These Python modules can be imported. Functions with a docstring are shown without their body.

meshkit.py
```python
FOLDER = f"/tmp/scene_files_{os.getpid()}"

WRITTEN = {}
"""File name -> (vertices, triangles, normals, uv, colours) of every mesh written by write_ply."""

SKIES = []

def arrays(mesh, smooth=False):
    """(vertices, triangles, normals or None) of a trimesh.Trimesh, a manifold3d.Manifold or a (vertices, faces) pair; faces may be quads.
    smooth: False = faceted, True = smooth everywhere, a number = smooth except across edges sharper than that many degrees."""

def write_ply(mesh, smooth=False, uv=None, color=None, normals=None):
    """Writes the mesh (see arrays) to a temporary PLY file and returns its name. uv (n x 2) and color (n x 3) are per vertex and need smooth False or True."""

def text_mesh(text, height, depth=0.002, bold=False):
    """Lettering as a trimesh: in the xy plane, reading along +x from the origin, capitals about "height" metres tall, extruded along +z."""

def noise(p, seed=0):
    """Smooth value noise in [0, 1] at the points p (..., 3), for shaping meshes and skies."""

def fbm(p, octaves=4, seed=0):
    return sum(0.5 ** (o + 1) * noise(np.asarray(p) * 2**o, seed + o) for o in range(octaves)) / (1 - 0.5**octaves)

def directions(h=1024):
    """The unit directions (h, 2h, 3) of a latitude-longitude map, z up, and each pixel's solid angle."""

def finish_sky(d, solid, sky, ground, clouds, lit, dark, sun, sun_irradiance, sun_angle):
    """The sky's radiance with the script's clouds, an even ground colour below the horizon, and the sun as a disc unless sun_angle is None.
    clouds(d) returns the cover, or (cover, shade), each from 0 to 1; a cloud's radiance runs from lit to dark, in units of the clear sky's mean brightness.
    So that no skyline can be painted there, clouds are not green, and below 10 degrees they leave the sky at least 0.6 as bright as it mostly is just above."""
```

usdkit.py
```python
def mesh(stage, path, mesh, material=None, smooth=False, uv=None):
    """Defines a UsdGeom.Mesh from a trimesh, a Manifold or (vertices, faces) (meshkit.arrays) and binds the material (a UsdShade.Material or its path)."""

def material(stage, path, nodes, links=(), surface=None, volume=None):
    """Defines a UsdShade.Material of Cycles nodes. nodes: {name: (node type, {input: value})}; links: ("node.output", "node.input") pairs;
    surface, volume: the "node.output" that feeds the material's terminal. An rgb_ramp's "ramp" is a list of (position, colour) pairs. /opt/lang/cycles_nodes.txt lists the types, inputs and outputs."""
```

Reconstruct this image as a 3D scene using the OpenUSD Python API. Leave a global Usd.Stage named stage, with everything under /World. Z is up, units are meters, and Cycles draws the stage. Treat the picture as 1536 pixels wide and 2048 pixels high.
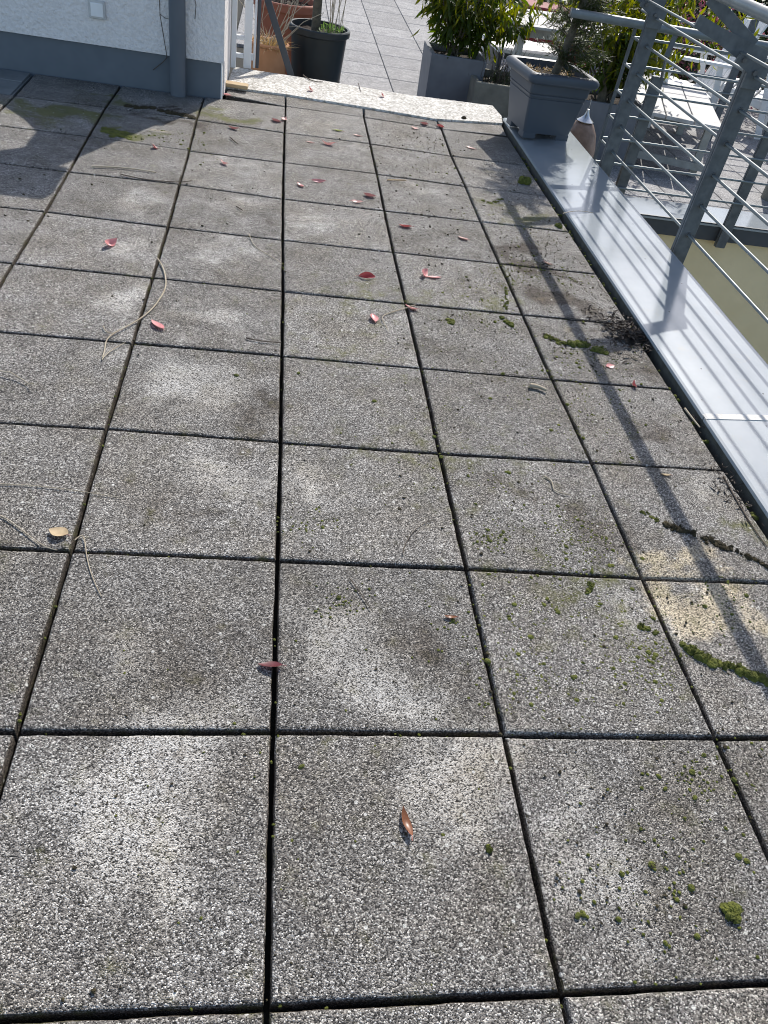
import math, random
import numpy as np
import trimesh
import usdkit, meshkit
from pxr import Usd, UsdGeom, UsdLux, UsdShade, Gf, Sdf, Vt

stage = Usd.Stage.CreateInMemory()
UsdGeom.SetStageUpAxis(stage, UsdGeom.Tokens.z)
UsdGeom.SetStageMetersPerUnit(stage, 1.0)
world = UsdGeom.Xform.Define(stage, '/World')
stage.SetDefaultPrim(world.GetPrim())
UsdGeom.Scope.Define(stage, '/World/Looks')

# ---------------------------------------------------------------- camera
CAM = np.array([-0.0698, -0.9242, 1.4383])
RIGHT = np.array([0.98456, -0.08637, 0.15203]); RIGHT /= np.linalg.norm(RIGHT)
FWD = np.array([0.16549, 0.74072, -0.65111]); FWD -= RIGHT * (FWD @ RIGHT); FWD /= np.linalg.norm(FWD)
UP = np.cross(RIGHT, FWD)
FOC = 1576.2
EXPOSURE = 0.33
cam = UsdGeom.Camera.Define(stage, '/World/camera')
m = Gf.Matrix4d(*RIGHT, 0, *UP, 0, *(-FWD), 0, *CAM, 1)
cam.AddTransformOp().Set(m)
cam.CreateHorizontalApertureAttr(36.0)
cam.CreateVerticalApertureAttr(48.0)
cam.CreateFocalLengthAttr(FOC / 1536 * 36.0)
cam.CreateClippingRangeAttr(Gf.Vec2f(0.05, 500))
cam.CreateExposureAttr(EXPOSURE)
# ---------------------------------------------------------------- sky and sun
SUN = np.array([0.44, 1.02, 1.0]); SUN /= np.linalg.norm(SUN)
ELEV, ROT = math.asin(SUN[2]), math.atan2(SUN[0], SUN[1])
sky_m = usdkit.material(stage, '/World/Looks/sky_light',
    {'s': ('sky_texture', {'sky_type': 'single_scattering', 'sun_disc': False, 'aerosol_density': 1.7, 'sun_elevation': ELEV, 'sun_rotation': ROT}),
     'b': ('background_shader', {'strength': 0.125})}, [('s.color', 'b.color')], surface='b.background')
dome = UsdLux.DomeLight.Define(stage, '/World/sky')
UsdShade.MaterialBindingAPI.Apply(dome.GetPrim()).Bind(sky_m)
dome.GetPrim().SetCustomDataByKey('kind', 'structure')
sun = UsdLux.DistantLight.Define(stage, '/World/sun')
sun.CreateIntensityAttr(1.03); sun.CreateAngleAttr(0.5)
sun.CreateColorAttr(Gf.Vec3f(1.0, 0.955, 0.89))
sun.GetPrim().CreateAttribute('inputs:normalize', Sdf.ValueTypeNames.Bool).Set(True)
zax = SUN; xax = np.cross([0, 0, 1.0], zax); xax /= np.linalg.norm(xax); yax = np.cross(zax, xax)
sun.AddTransformOp().Set(Gf.Matrix4d(*xax, 0, *yax, 0, *zax, 0, 0, 0, 20, 1))

# ---------------------------------------------------------------- helpers
def at(px, py, z=0.0):
    """the point at height z that a full-size photograph pixel looks at"""
    d = FWD + RIGHT * (px - 768) / FOC - UP * (py - 1024) / FOC
    return CAM + d * (z - CAM[2]) / d[2]

_count = {}
def numbered(parent, name):
    k = (parent, name); n = _count.get(k, 0); _count[k] = n + 1
    return parent + '/' + (name if n == 0 else '%s_%03d' % (name, n))
def tag(prim, label=None, cat=None, group=None, kind=None):
    for k, v in (('label', label), ('category', cat), ('group', group), ('kind', kind)):
        if v: prim.SetCustomDataByKey(k, v)
    return prim
def path_of(parent):
    return '/World' if parent is None else str(parent.GetPath())
def thing(name, label=None, cat=None, loc=(0, 0, 0), rotz=0, group=None, kind=None):
    x = UsdGeom.Xform.Define(stage, numbered('/World', name))
    x.AddTranslateOp().Set(Gf.Vec3d(*map(float, loc)))
    if rotz: x.AddRotateZOp().Set(float(rotz))
    return tag(x.GetPrim(), label, cat, group, kind)
def obj(name, mesh, mat, parent=None, smooth=False, label=None, cat=None, group=None, kind=None):
    o = usdkit.mesh(stage, numbered(path_of(parent), name), mesh, mat, smooth)
    return tag(o.GetPrim(), label, cat, group, kind)

def box(x0, x1, y0, y1, z0, z1, bev=0.0):
    b = trimesh.creation.box(extents=(x1 - x0, y1 - y0, z1 - z0))
    if bev:
        return rbox((x0 + x1) / 2, (y0 + y1) / 2, (z0 + z1) / 2, x1 - x0, y1 - y0, z1 - z0, bev)
    b.apply_translation(((x0 + x1) / 2, (y0 + y1) / 2, (z0 + z1) / 2))
    return b
def rbox(cx, cy, cz, sx, sy, sz, b):
    pts = []
    for a in (-1, 1):
        for c in (-1, 1):
            for d in (-1, 1):
                h = np.array([sx, sy, sz]) / 2
                for k in range(3):
                    q = h - b; q[k] = h[k]
                    pts.append(q * [a, c, d])
    hull = trimesh.convex.convex_hull(np.array(pts)); hull.apply_translation((cx, cy, cz))
    return hull
def cat_(ms): return trimesh.util.concatenate([x for x in ms if x is not None])
def tube(pts, r, n=8, cap=True):
    """tapered tube through pts; r number or list"""
    P = np.asarray(pts, float); k = len(P)
    R = np.full(k, r) if np.ndim(r) == 0 else np.asarray(r, float)
    T = np.gradient(P, axis=0); T /= np.maximum(np.linalg.norm(T, axis=1, keepdims=True), 1e-9)
    ref = np.array([0, 0, 1.0]) if abs(T[:, 2]).mean() < 0.8 else np.array([1.0, 0, 0])
    v = []; 
    a = np.arange(n) * 2 * np.pi / n
    for i in range(k):
        s = np.cross(T[i], ref); s /= np.linalg.norm(s) + 1e-12; u = np.cross(s, T[i])
        v.append(P[i] + R[i] * (np.cos(a)[:, None] * s + np.sin(a)[:, None] * u))
    v = np.vstack(v); f = []
    for i in range(k - 1):
        for j in range(n):
            q = (i * n + j, i * n + (j + 1) % n, (i + 1) * n + (j + 1) % n, (i + 1) * n + j)
            f += [(q[0], q[2], q[1]), (q[0], q[3], q[2])]
    if cap:
        v = np.vstack([v, P[0], P[-1]]); c0, c1 = k * n, k * n + 1
        for j in range(n):
            f.append((c0, j, (j + 1) % n)); f.append((c1, (k - 1) * n + (j + 1) % n, (k - 1) * n + j))
    return trimesh.Trimesh(v, f, process=False)
def bar(p0, p1, w, t, up=(0, 0, 1)):
    """rectangular bar from p0 to p1, w across, t along 'up'"""
    p0, p1 = np.asarray(p0, float), np.asarray(p1, float); d = p1 - p0; L = np.linalg.norm(d); d /= L
    s = np.cross(d, up); s /= np.linalg.norm(s); u = np.cross(s, d)
    b = rbox(0, 0, 0, L, w, t, min(w, t) * 0.12)
    M = np.eye(4); M[:3, 0], M[:3, 1], M[:3, 2], M[:3, 3] = d, s, u, (p0 + p1) / 2
    b.apply_transform(M); return b
def lathe(profile, n=40, loc=(0, 0, 0)):
    P = np.asarray(profile, float); k = len(P); a = np.arange(n) * 2 * np.pi / n
    v = np.vstack([np.stack([p[0] * np.cos(a), p[0] * np.sin(a), np.full(n, p[1])], 1) for p in P]) + np.array(loc)
    f = []
    for i in range(k - 1):
        for j in range(n):
            q = (i * n + j, i * n + (j + 1) % n, (i + 1) * n + (j + 1) % n, (i + 1) * n + j)
            f += [(q[0], q[1], q[2]), (q[0], q[2], q[3])]
    return trimesh.Trimesh(v, f, process=False)
def prism_xz(poly, y0, y1):
    from shapely.geometry import Polygon
    e = trimesh.creation.extrude_polygon(Polygon(poly), y1 - y0, engine='earcut')
    v = e.vertices.copy(); e.vertices = np.stack([v[:, 0], y1 - v[:, 2], v[:, 1]], 1)
    e.fix_normals(); return e

# ---------------------------------------------------------------- materials
def M(name, nodes, links, surface='p.BSDF', volume=None):
    return usdkit.material(stage, '/World/Looks/' + name, nodes, links, surface=surface, volume=volume)
def simple(name, c0, c1, scale=6.0, rough=0.6, metal=0.0, bump=0.15, bscale=None, bdist=0.004, detail=6, spec=0.5):
    """two tones mixed by noise, with a fine relief"""
    n = {'g': ('geometry', {}), 'n': ('noise_texture', {'scale': scale, 'detail': detail, 'roughness': 0.6}),
         'r': ('rgb_ramp', {'ramp': [(0.3, c0), (0.7, c1)]}),
         'n2': ('noise_texture', {'scale': bscale or scale * 12, 'detail': 4}),
         'b': ('bump', {'strength': bump, 'distance': bdist}),
         'p': ('principled_bsdf', {'roughness': rough, 'metallic': metal, 'specular_ior_level': spec})}
    l = [('g.position', 'n.vector'), ('g.position', 'n2.vector'), ('n.fac', 'r.fac'), ('r.color', 'p.base_color'), ('n2.fac', 'b.height'), ('b.normal', 'p.normal')]
    return M(name, n, l)
def leafy(name, c0, c1, rough=0.45, trans=0.35, tcol=None):
    n = {'o': ('geometry', {}), 'r': ('rgb_ramp', {'ramp': [(0.0, c0), (1.0, c1)]}),
         'p': ('principled_bsdf', {'roughness': rough}), 't': ('translucent_bsdf', {}), 'm': ('mix_closure', {'fac': trans}),
         'h': ('hsv', {'saturation': 1.15, 'value': 1.7})}
    l = [('o.random_per_island', 'r.fac'), ('r.color', 'p.base_color'), ('r.color', 'h.color'), ('h.color', 't.color'), ('p.BSDF', 'm.closure1'), ('t.BSDF', 'm.closure2')]
    return M(name, n, l, surface='m.closure')

def paving(name, dark, mid, light, white, stains=True, cell=400.0, bump=1.0):
    n = {'g': ('geometry', {}), 'oi': ('object_info', {}),
         'v': ('voronoi_texture', {'scale': cell, 'randomness': 1.0}), 'sc': ('separate_color', {}),
         'ramp': ('rgb_ramp', {'ramp': [(0.0, dark), (0.24, dark), (0.42, mid), (0.68, mid), (0.86, light), (1.0, white)]}),
         'rampw': ('rgb_ramp', {'ramp': [(0.0, dark), (0.12, dark), (0.26, mid), (0.48, light), (0.8, white), (1.0, white)]}),
         'n1': ('noise_texture', {'scale': 7.0, 'detail': 7, 'roughness': 0.65}),
         'n3': ('noise_texture', {'scale': 60.0, 'detail': 4, 'roughness': 0.6}),
         'tone': ('map_range', {'from_min': 0.3, 'from_max': 0.7, 'to_min': 0.8, 'to_max': 1.2}),
         'tone2': ('map_range', {'from_min': 0.0, 'from_max': 1.0, 'to_min': 0.85, 'to_max': 1.13}),
         'tt': ('math', {'math_type': 'multiply'}),
         'base': ('vector_math', {'math_type': 'scale'}),
         'v2': ('voronoi_texture', {'scale': 34.0}), 'big': ('map_range', {'from_min': 0.1, 'from_max': 0.16, 'to_min': 1.0, 'to_max': 0.0}),
         'sc2': ('separate_color', {}), 'rare': ('math', {'math_type': 'greater_than', 'value2': 0.72}), 'spot': ('math', {'math_type': 'multiply'}),
         'spotm': ('mix_color', {'b': (0.58, 0.57, 0.53)}),
         'vd': ('voronoi_texture', {'scale': cell, 'randomness': 1.0}),
         'dome': ('math', {'math_type': 'multiply', 'value2': -1.0}),
         'b': ('bump', {'strength': bump, 'distance': 0.0022}),
         'p': ('principled_bsdf', {'roughness': 0.82, 'specular_ior_level': 0.35})}
    l = [('g.position', k + '.vector') for k in ('v', 'n1', 'n3', 'v2', 'vd')] + [
        ('v.color', 'sc.color'), ('sc.r', 'ramp.fac'), ('sc.r', 'rampw.fac'), ('n1.fac', 'tone.value'), ('oi.random', 'tone2.value'), ('tone.result', 'tt.value1'), ('tone2.result', 'tt.value2'),
        ('v2.distance', 'big.value'), ('v2.color', 'sc2.color'), ('sc2.g', 'rare.value1'), ('big.result', 'spot.value1'), ('rare.value', 'spot.value2'), ('spot.value', 'spotm.fac'),
        ('vd.distance', 'dome.value1'), ('dome.value', 'b.height'), ('b.normal', 'p.normal')]
    if stains:
        n.update({'a': ('attribute', {'attribute': 'stain'}), 'as': ('separate_color', {}), 'a2': ('attribute', {'attribute': 'tan'}), 'a2s': ('separate_color', {}), 'ts': ('math', {'math_type': 'add'}), 'tr': ('map_range', {'range_type': 'smoothstep', 'from_min': 0.15, 'from_max': 0.7, 'to_min': 0.0, 'to_max': 0.9}), 'tw': ('mix_color', {'fac': 1.0, 'blend_type': 'multiply', 'b': (1.0, 0.88, 0.67)}), 'tm': ('mix_color', {}),
            'wn': ('noise_texture', {'scale': 13.0, 'detail': 11, 'roughness': 0.74}),
            'wa': ('math', {'math_type': 'multiply_add', 'value2': 1.6, 'value3': -0.84}), 'ws': ('math', {'math_type': 'add'}),
            'wr': ('map_range', {'range_type': 'smoothstep', 'from_min': 0.1, 'from_max': 0.85, 'to_min': 0.0, 'to_max': 0.85}),
            'wm': ('mix_color', {}), 'n5': ('noise_texture', {'scale': 3.3, 'detail': 8, 'roughness': 0.68}), 'mr': ('map_range', {'from_min': 0.42, 'from_max': 0.7, 'to_min': 0.0, 'to_max': 0.75}), 'mm': ('mix_color', {'b': (0.62, 0.56, 0.47), 'blend_type': 'multiply'}),
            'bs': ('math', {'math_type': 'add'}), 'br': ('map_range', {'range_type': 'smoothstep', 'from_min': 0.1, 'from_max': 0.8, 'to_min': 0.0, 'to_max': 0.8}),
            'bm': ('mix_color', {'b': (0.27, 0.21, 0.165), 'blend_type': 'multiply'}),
            'gs': ('math', {'math_type': 'add'}), 'gr': ('map_range', {'range_type': 'smoothstep', 'from_min': 0.02, 'from_max': 0.5, 'to_min': 0.0, 'to_max': 0.85}),
            'gm': ('mix_color', {'b': (0.115, 0.118, 0.03)})})
        l += [('g.position', 'wn.vector'), ('a.color', 'as.color'), ('wn.fac', 'wa.value1'),
              ('as.r', 'ws.value1'), ('wa.value', 'ws.value2'), ('ws.value', 'wr.value'), ('wr.result', 'wm.fac'), ('ramp.color', 'wm.a'), ('rampw.color', 'wm.b'), ('n5.fac', 'mr.value'), ('mr.result', 'mm.fac'), ('g.position', 'n5.vector'),
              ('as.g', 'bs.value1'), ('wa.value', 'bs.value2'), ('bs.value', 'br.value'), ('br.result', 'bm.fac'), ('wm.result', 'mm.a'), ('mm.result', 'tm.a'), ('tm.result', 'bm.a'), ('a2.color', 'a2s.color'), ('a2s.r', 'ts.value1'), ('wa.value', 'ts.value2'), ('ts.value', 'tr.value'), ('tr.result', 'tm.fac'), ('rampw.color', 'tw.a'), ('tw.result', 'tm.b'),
              ('as.b', 'gs.value1'), ('wa.value', 'gs.value2'), ('gs.value', 'gr.value'), ('gr.result', 'gm.fac'), ('bm.result', 'gm.a'),
              ('gm.result', 'spotm.a')]
    else:
        l += [('ramp.color', 'spotm.a')]
    l += [('spotm.result', 'base.vector1'), ('tt.value', 'base.scale'), ('base.vector', 'p.base_color')]
    return M(name, n, l)

m_tile = paving('washed_concrete', (0.034, 0.032, 0.03), (0.19, 0.178, 0.165), (0.45, 0.43, 0.395), (0.74, 0.72, 0.68))
m_ltile = paving('lower_concrete', (0.16, 0.16, 0.165), (0.27, 0.265, 0.265), (0.36, 0.355, 0.35), (0.5, 0.49, 0.48), stains=False, cell=150, bump=0.25)
m_stone = paving('sill_stone', (0.34, 0.32, 0.28), (0.55, 0.53, 0.49), (0.68, 0.66, 0.62), (0.78, 0.76, 0.72), stains=False, cell=85, bump=0.15)
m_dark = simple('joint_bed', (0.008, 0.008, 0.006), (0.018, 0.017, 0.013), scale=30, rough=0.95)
m_render = simple('scratched_render', (0.70, 0.67, 0.65), (0.84, 0.80, 0.77), scale=50, rough=0.9, bump=1.0, bscale=55, bdist=0.014)
m_plinth = simple('slate_paint', (0.10, 0.12, 0.14), (0.12, 0.14, 0.16), scale=9, rough=0.65, bump=0.1, bscale=90, bdist=0.002)
m_pipe = simple('slate_pipe', (0.085, 0.10, 0.118), (0.10, 0.116, 0.135), scale=5, rough=0.5, bump=0.03)
m_coping = M('coping_metal', {'g': ('geometry', {}), 'n': ('noise_texture', {'scale': 3.5, 'detail': 9, 'roughness': 0.62}), 'r': ('rgb_ramp', {'ramp': [(0.3, (0.335, 0.37, 0.40)), (0.7, (0.40, 0.435, 0.46))]}),
    'n2': ('noise_texture', {'scale': 16, 'detail': 10, 'roughness': 0.72, 'distortion': 0.6}), 'r2': ('map_range', {'from_min': 0.56, 'from_max': 0.74, 'to_min': 0.0, 'to_max': 0.4}), 'm2': ('mix_color', {'b': (0.42, 0.40, 0.35)}),
    'v': ('voronoi_texture', {'scale': 13}), 'sr': ('map_range', {'from_min': 0.035, 'from_max': 0.055, 'to_min': 1.0, 'to_max': 0.0}), 'm3': ('mix_color', {'b': (0.05, 0.048, 0.04)}),
    'b': ('bump', {'strength': 0.05, 'distance': 0.003}), 'p': ('principled_bsdf', {'roughness': 0.14, 'specular_ior_level': 0.3, 'metallic': 0.3})},
    [('g.position', 'n.vector'), ('g.position', 'n2.vector'), ('g.position', 'v.vector'), ('n.fac', 'r.fac'), ('n2.fac', 'r2.value'), ('r.color', 'm2.a'), ('r2.result', 'm2.fac'), ('v.distance', 'sr.value'), ('sr.result', 'm3.fac'), ('m2.result', 'm3.a'), ('m3.result', 'p.base_color'), ('n.fac', 'b.height'), ('b.normal', 'p.normal')])
m_seam = simple('seam_paste', (0.6, 0.58, 0.54), (0.8, 0.78, 0.74), scale=60, rough=0.8, bump=0.3)
m_fascia = simple('dark_fascia', (0.05, 0.057, 0.065), (0.065, 0.07, 0.08), scale=8, rough=0.5, bump=0.03)
m_gutter = simple('dark_gutter_fascia', (0.03, 0.03, 0.024), (0.075, 0.075, 0.062), scale=18, rough=0.9, bump=0.3)  # near-black mottled tone for the strip under the coping
m_yellow = simple('yellow_render', (0.72, 0.60, 0.37), (0.80, 0.68, 0.44), scale=3, rough=0.92, bump=0.5, bscale=220, bdist=0.003)
m_galv = simple('galvanised_steel', (0.08, 0.09, 0.1), (0.145, 0.158, 0.17), scale=22, rough=0.45, metal=0.35, bump=0.06, bscale=60)
m_galv_rod = simple('galvanised_rod', (0.15, 0.17, 0.175), (0.21, 0.235, 0.24), scale=14, rough=0.38, metal=0.3, bump=0.02)
m_bolt = simple('bolt_steel', (0.1, 0.1, 0.1), (0.16, 0.16, 0.16), scale=40, rough=0.5, metal=0.5)
m_white = simple('white_paint', (0.74, 0.74, 0.73), (0.82, 0.82, 0.81), scale=10, rough=0.5, bump=0.06)
m_wwood = simple('weathered_white_wood', (0.38, 0.37, 0.36), (0.6, 0.59, 0.57), scale=9, rough=0.7, bump=0.2)
m_gwood = simple('grey_wood', (0.27, 0.27, 0.24), (0.4, 0.4, 0.37), scale=12, rough=0.8, bump=0.2)
m_terra = simple('terracotta', (0.40, 0.185, 0.085), (0.52, 0.27, 0.14), scale=7, rough=0.8, bump=0.1)
m_terra2 = simple('red_terracotta', (0.27, 0.09, 0.05), (0.36, 0.13, 0.075), scale=6, rough=0.7, bump=0.08)
m_black = simple('black_plastic', (0.009, 0.014, 0.016), (0.016, 0.022, 0.025), scale=8, rough=0.4, bump=0.02)
m_fibre = simple('grey_fibre_cement', (0.12, 0.126, 0.14), (0.175, 0.182, 0.198), scale=5, rough=0.75, bump=0.12)
m_rough = simple('mossy_concrete', (0.14, 0.135, 0.11), (0.26, 0.25, 0.21), scale=7, rough=0.9, bump=0.35, bdist=0.01)
m_plast = simple('slate_plastic', (0.048, 0.060, 0.078), (0.06, 0.073, 0.09), scale=4, rough=0.5, bump=0.03)
m_soil = simple('potting_soil', (0.025, 0.018, 0.012), (0.07, 0.05, 0.035), scale=60, rough=0.95, bump=0.9, bscale=180, bdist=0.02)
m_bark = simple('bark', (0.06, 0.05, 0.035), (0.14, 0.12, 0.085), scale=30, rough=0.9, bump=0.6, bscale=60, bdist=0.01)
m_twig = simple('dry_stem', (0.30, 0.24, 0.16), (0.48, 0.42, 0.32), scale=30, rough=0.8)
m_twigd = simple('dark_stem', (0.05, 0.038, 0.028), (0.12, 0.09, 0.065), scale=30, rough=0.85)
m_straw = leafy('straw', (0.42, 0.30, 0.15), (0.62, 0.5, 0.3), trans=0.25)
m_moss = simple('moss', (0.05, 0.06, 0.008), (0.17, 0.185, 0.028), scale=55, rough=0.95, bump=1.0, bscale=300, bdist=0.006)
m_mossd = simple('dry_moss', (0.022, 0.017, 0.009), (0.07, 0.055, 0.022), scale=70, rough=0.95, bump=1.0, bscale=300, bdist=0.006)
m_litter = leafy('leaf_litter', (0.05, 0.038, 0.03), (0.46, 0.39, 0.32), rough=0.7, trans=0.1)
m_green = leafy('laurel_leaf', (0.05, 0.08, 0.008), (0.19, 0.20, 0.022), trans=0.5)
m_gold = leafy('gold_leaf', (0.14, 0.15, 0.012), (0.40, 0.34, 0.03), trans=0.55)
m_needle = leafy('conifer_needle', (0.035, 0.05, 0.012), (0.15, 0.15, 0.03), trans=0.2)
m_fresh = leafy('fresh_leaf', (0.12, 0.19, 0.06), (0.3, 0.36, 0.16), trans=0.4)
m_hedge = leafy('hedge_leaf', (0.02, 0.035, 0.012), (0.08, 0.10, 0.03), trans=0.25)
m_bloom = leafy('heather_bloom', (0.36, 0.13, 0.17), (0.62, 0.42, 0.42), trans=0.3)
m_amph = simple('rusty_ceramic', (0.13, 0.075, 0.05), (0.30, 0.20, 0.15), scale=14, rough=0.5, bump=0.1)
m_cap = simple('bright_metal', (0.55, 0.55, 0.55), (0.7, 0.7, 0.7), scale=10, rough=0.25, metal=0.9, bump=0.02)
m_ground = simple('courtyard_ground', (0.05, 0.06, 0.03), (0.11, 0.11, 0.07), scale=0.8, rough=0.95, bump=0.3)
m_wood = simple('wood_offcut', (0.36, 0.25, 0.13), (0.48, 0.36, 0.2), scale=20, rough=0.7)
m_grate = simple('drain_grate_metal', (0.13, 0.145, 0.15), (0.2, 0.21, 0.215), scale=10, rough=0.55)
m_red = simple('dark_red_paint', (0.16, 0.012, 0.016), (0.24, 0.02, 0.025), scale=8, rough=0.7)

# ================================================================ THE SETTING
ground = trimesh.creation.box(extents=(240, 240, 0.2)); ground.apply_translation((0, 60, -3.6))
obj('ground', ground, m_ground, kind='structure')

# ---- upper terrace: slabs on a dark bed
J = {(0,-1):(534,2015),(1,-1):(1124,1987),(-1,0):(33,1463),(0,0):(546,1463),(1,0):(1008,1468),(2,0):(1432,1475),
(-1,1):(142,1101),(0,1):(555,1120),(1,1):(933,1137),(2,1):(1285,1156),(-1,2):(212,857),(0,2):(561,884),(1,2):(880,907),(2,2):(1184,925),
(-1,3):(265,685),(0,3):(564,711),(1,3):(843,736),(2,3):(1105,759),(-2,4):(26,526),(-1,4):(305,555),(0,4):(566,582),(1,4):(812,607),(2,4):(1046,629),
(-2,5):(90.6,423),(-1,5):(336,453),(0,5):(565.6,480),(1,5):(787,504),(2,5):(999.5,527),(-2,6):(136.7,343),(-1,6):(358.6,368),(0,6):(566,397.6),(1,6):(769,421),(2,6):(961.6,443),
(-2,7):(176.6,272.6),(-1,7):(378,300.7),(0,7):(567.6,325),(1,7):(754,347.5),(2,7):(931,372),(-3,8):(29,190.5),(-2,8):(211,214),(-1,8):(393,239),(0,8):(569,265),(1,8):(740.5,287),(2,8):(903,311.6),
(0,9):(571,212),(1,9):(728,234),(2,9):(883.4,258)}
JP = {k: at(*v)[:2] for k, v in J.items()}
def corner(i, j):
    if (i, j) in JP: return JP[(i, j)]
    if i == 3: # against the parapet
        q = corner(2, j); return np.array([1.478, q[1] + (0.028 if j == 9 else 0.008)])
    return np.array([i * 0.5, j * 0.5])
rng = np.random.default_rng(7)
# stains: (px, py, radius in metres, strength) on the slabs: white lime bloom, brown soil, green algae
def blobs(L, far=1.0): return [(at(a, b)[:2], rx, ry, s * (far if b < 1150 else 1.0)) for a, b, rx, ry, s in L]
TAN0 = [(1300, 1108, .13, .07, .95), (1400, 1120, .16, .04, .7), (1390, 1220, .17, .12, .95), (1330, 1190, .1, .08, .8), (1500, 1240, .1, .1, .6), (1090, 600, .1, .08, .5), (1150, 660, .13, .05, .5), (330, 262, .16, .05, .5), (1010, 350, .06, .05, .6), (1110, 430, .1, .12, .35), (1190, 690, .12, .05, .4)]
W = blobs([(300, 1560, .13, .17, .95), (250, 1640, .14, .16, .8), (180, 1560, .1, .1, .6), (930, 1540, .11, .12, .9), (880, 1620, .09, .1, .7), (720, 1310, .13, .12, .9), (800, 1400, .13, .11, .85), (660, 1270, .1, .09, .6),
    (370, 760, .2, .19, .9), (300, 800, .1, .14, .7), (450, 930, .18, .09, .75), (400, 890, .14, .06, .6), (510, 960, .08, .09, .6), (620, 965, .07, .11, .8), (440, 640, .2, .13, .85), (380, 600, .14, .1, .6), (235, 600, .1, .2, .9),
    (250, 500, .13, .15, .8), (450, 500, .2, .2, .65), (285, 400, .13, .16, .8), (460, 400, .2, .18, .6), (470, 330, .22, .15, .5), (630, 440, .14, .14, .6), (430, 215, .2, .15, .5), (640, 250, .2, .16, .5), (850, 380, .16, .13, .55),
    (200, 720, .07, .16, .6), (1120, 1560, .07, .1, .6), (1170, 1780, .1, .12, .7), (1100, 1640, .07, .12, .5), (230, 1290, .12, .08, .5), (430, 1400, .12, .1, .4), (1400, 850, .15, .2, .45), (1440, 1000, .12, .16, .65), (1350, 1240, .14, .1, .75), (1310, 1110, .14, .06, .8), (1250, 1190, .07, .05, .6),
    (1150, 860, .14, .14, .35), (900, 860, .14, .14, .3), (760, 820, .12, .12, .3), (1120, 580, .1, .1, .4), (1160, 660, .14, .07, .45), (120, 240, .1, .1, .2), (860, 330, .1, .07, .5), (1010, 350, .06, .05, .5), (250, 195, .3, .1, .4), (110, 180, .25, .1, .4), (500, 195, .2, .08, .5),
    (330, 320, .2, .12, .35), (60, 470, .2, .2, .25), (880, 460, .2, .14, .3), (700, 290, .16, .1, .45)], .8)
B = blobs([(1085, 590, .13, .13, .9), (1130, 610, .15, .08, .8), (1040, 500, .12, .12, .8), (1020, 520, .12, .1, .7), (1080, 545, .25, .05, .8), (1200, 660, .14, .05, .5), (320, 215, .22, .035, 1.1), (345, 245, .25, .06, .7), (370, 232, .15, .05, .7), (260, 225, .15, .05, .6), (1280, 850, .1, .14, .45), (1300, 740, .14, .09, .45),
    (520, 860, .09, .2, .35), (500, 800, .1, .2, .4), (660, 330, .25, .06, .3), (800, 300, .2, .1, .3), (850, 240, .3, .05, .4), (650, 200, .3, .04, .5), (180, 420, .2, .1, .3), (540, 440, .08, .2, .4), (850, 690, .15, .1, .3), (1000, 760, .15, .05, .4), (1020, 980, .1, .1, .5), (1190, 1060, .14, .14, .45), (950, 560, .16, .1, .3), (360, 1010, .22, .12, .3), (900, 1280, .12, .16, .4), (340, 1590, .06, .06, .3), (420, 1300, .2, .16, .3), (1340, 430, .1, .1, .4)])
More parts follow.
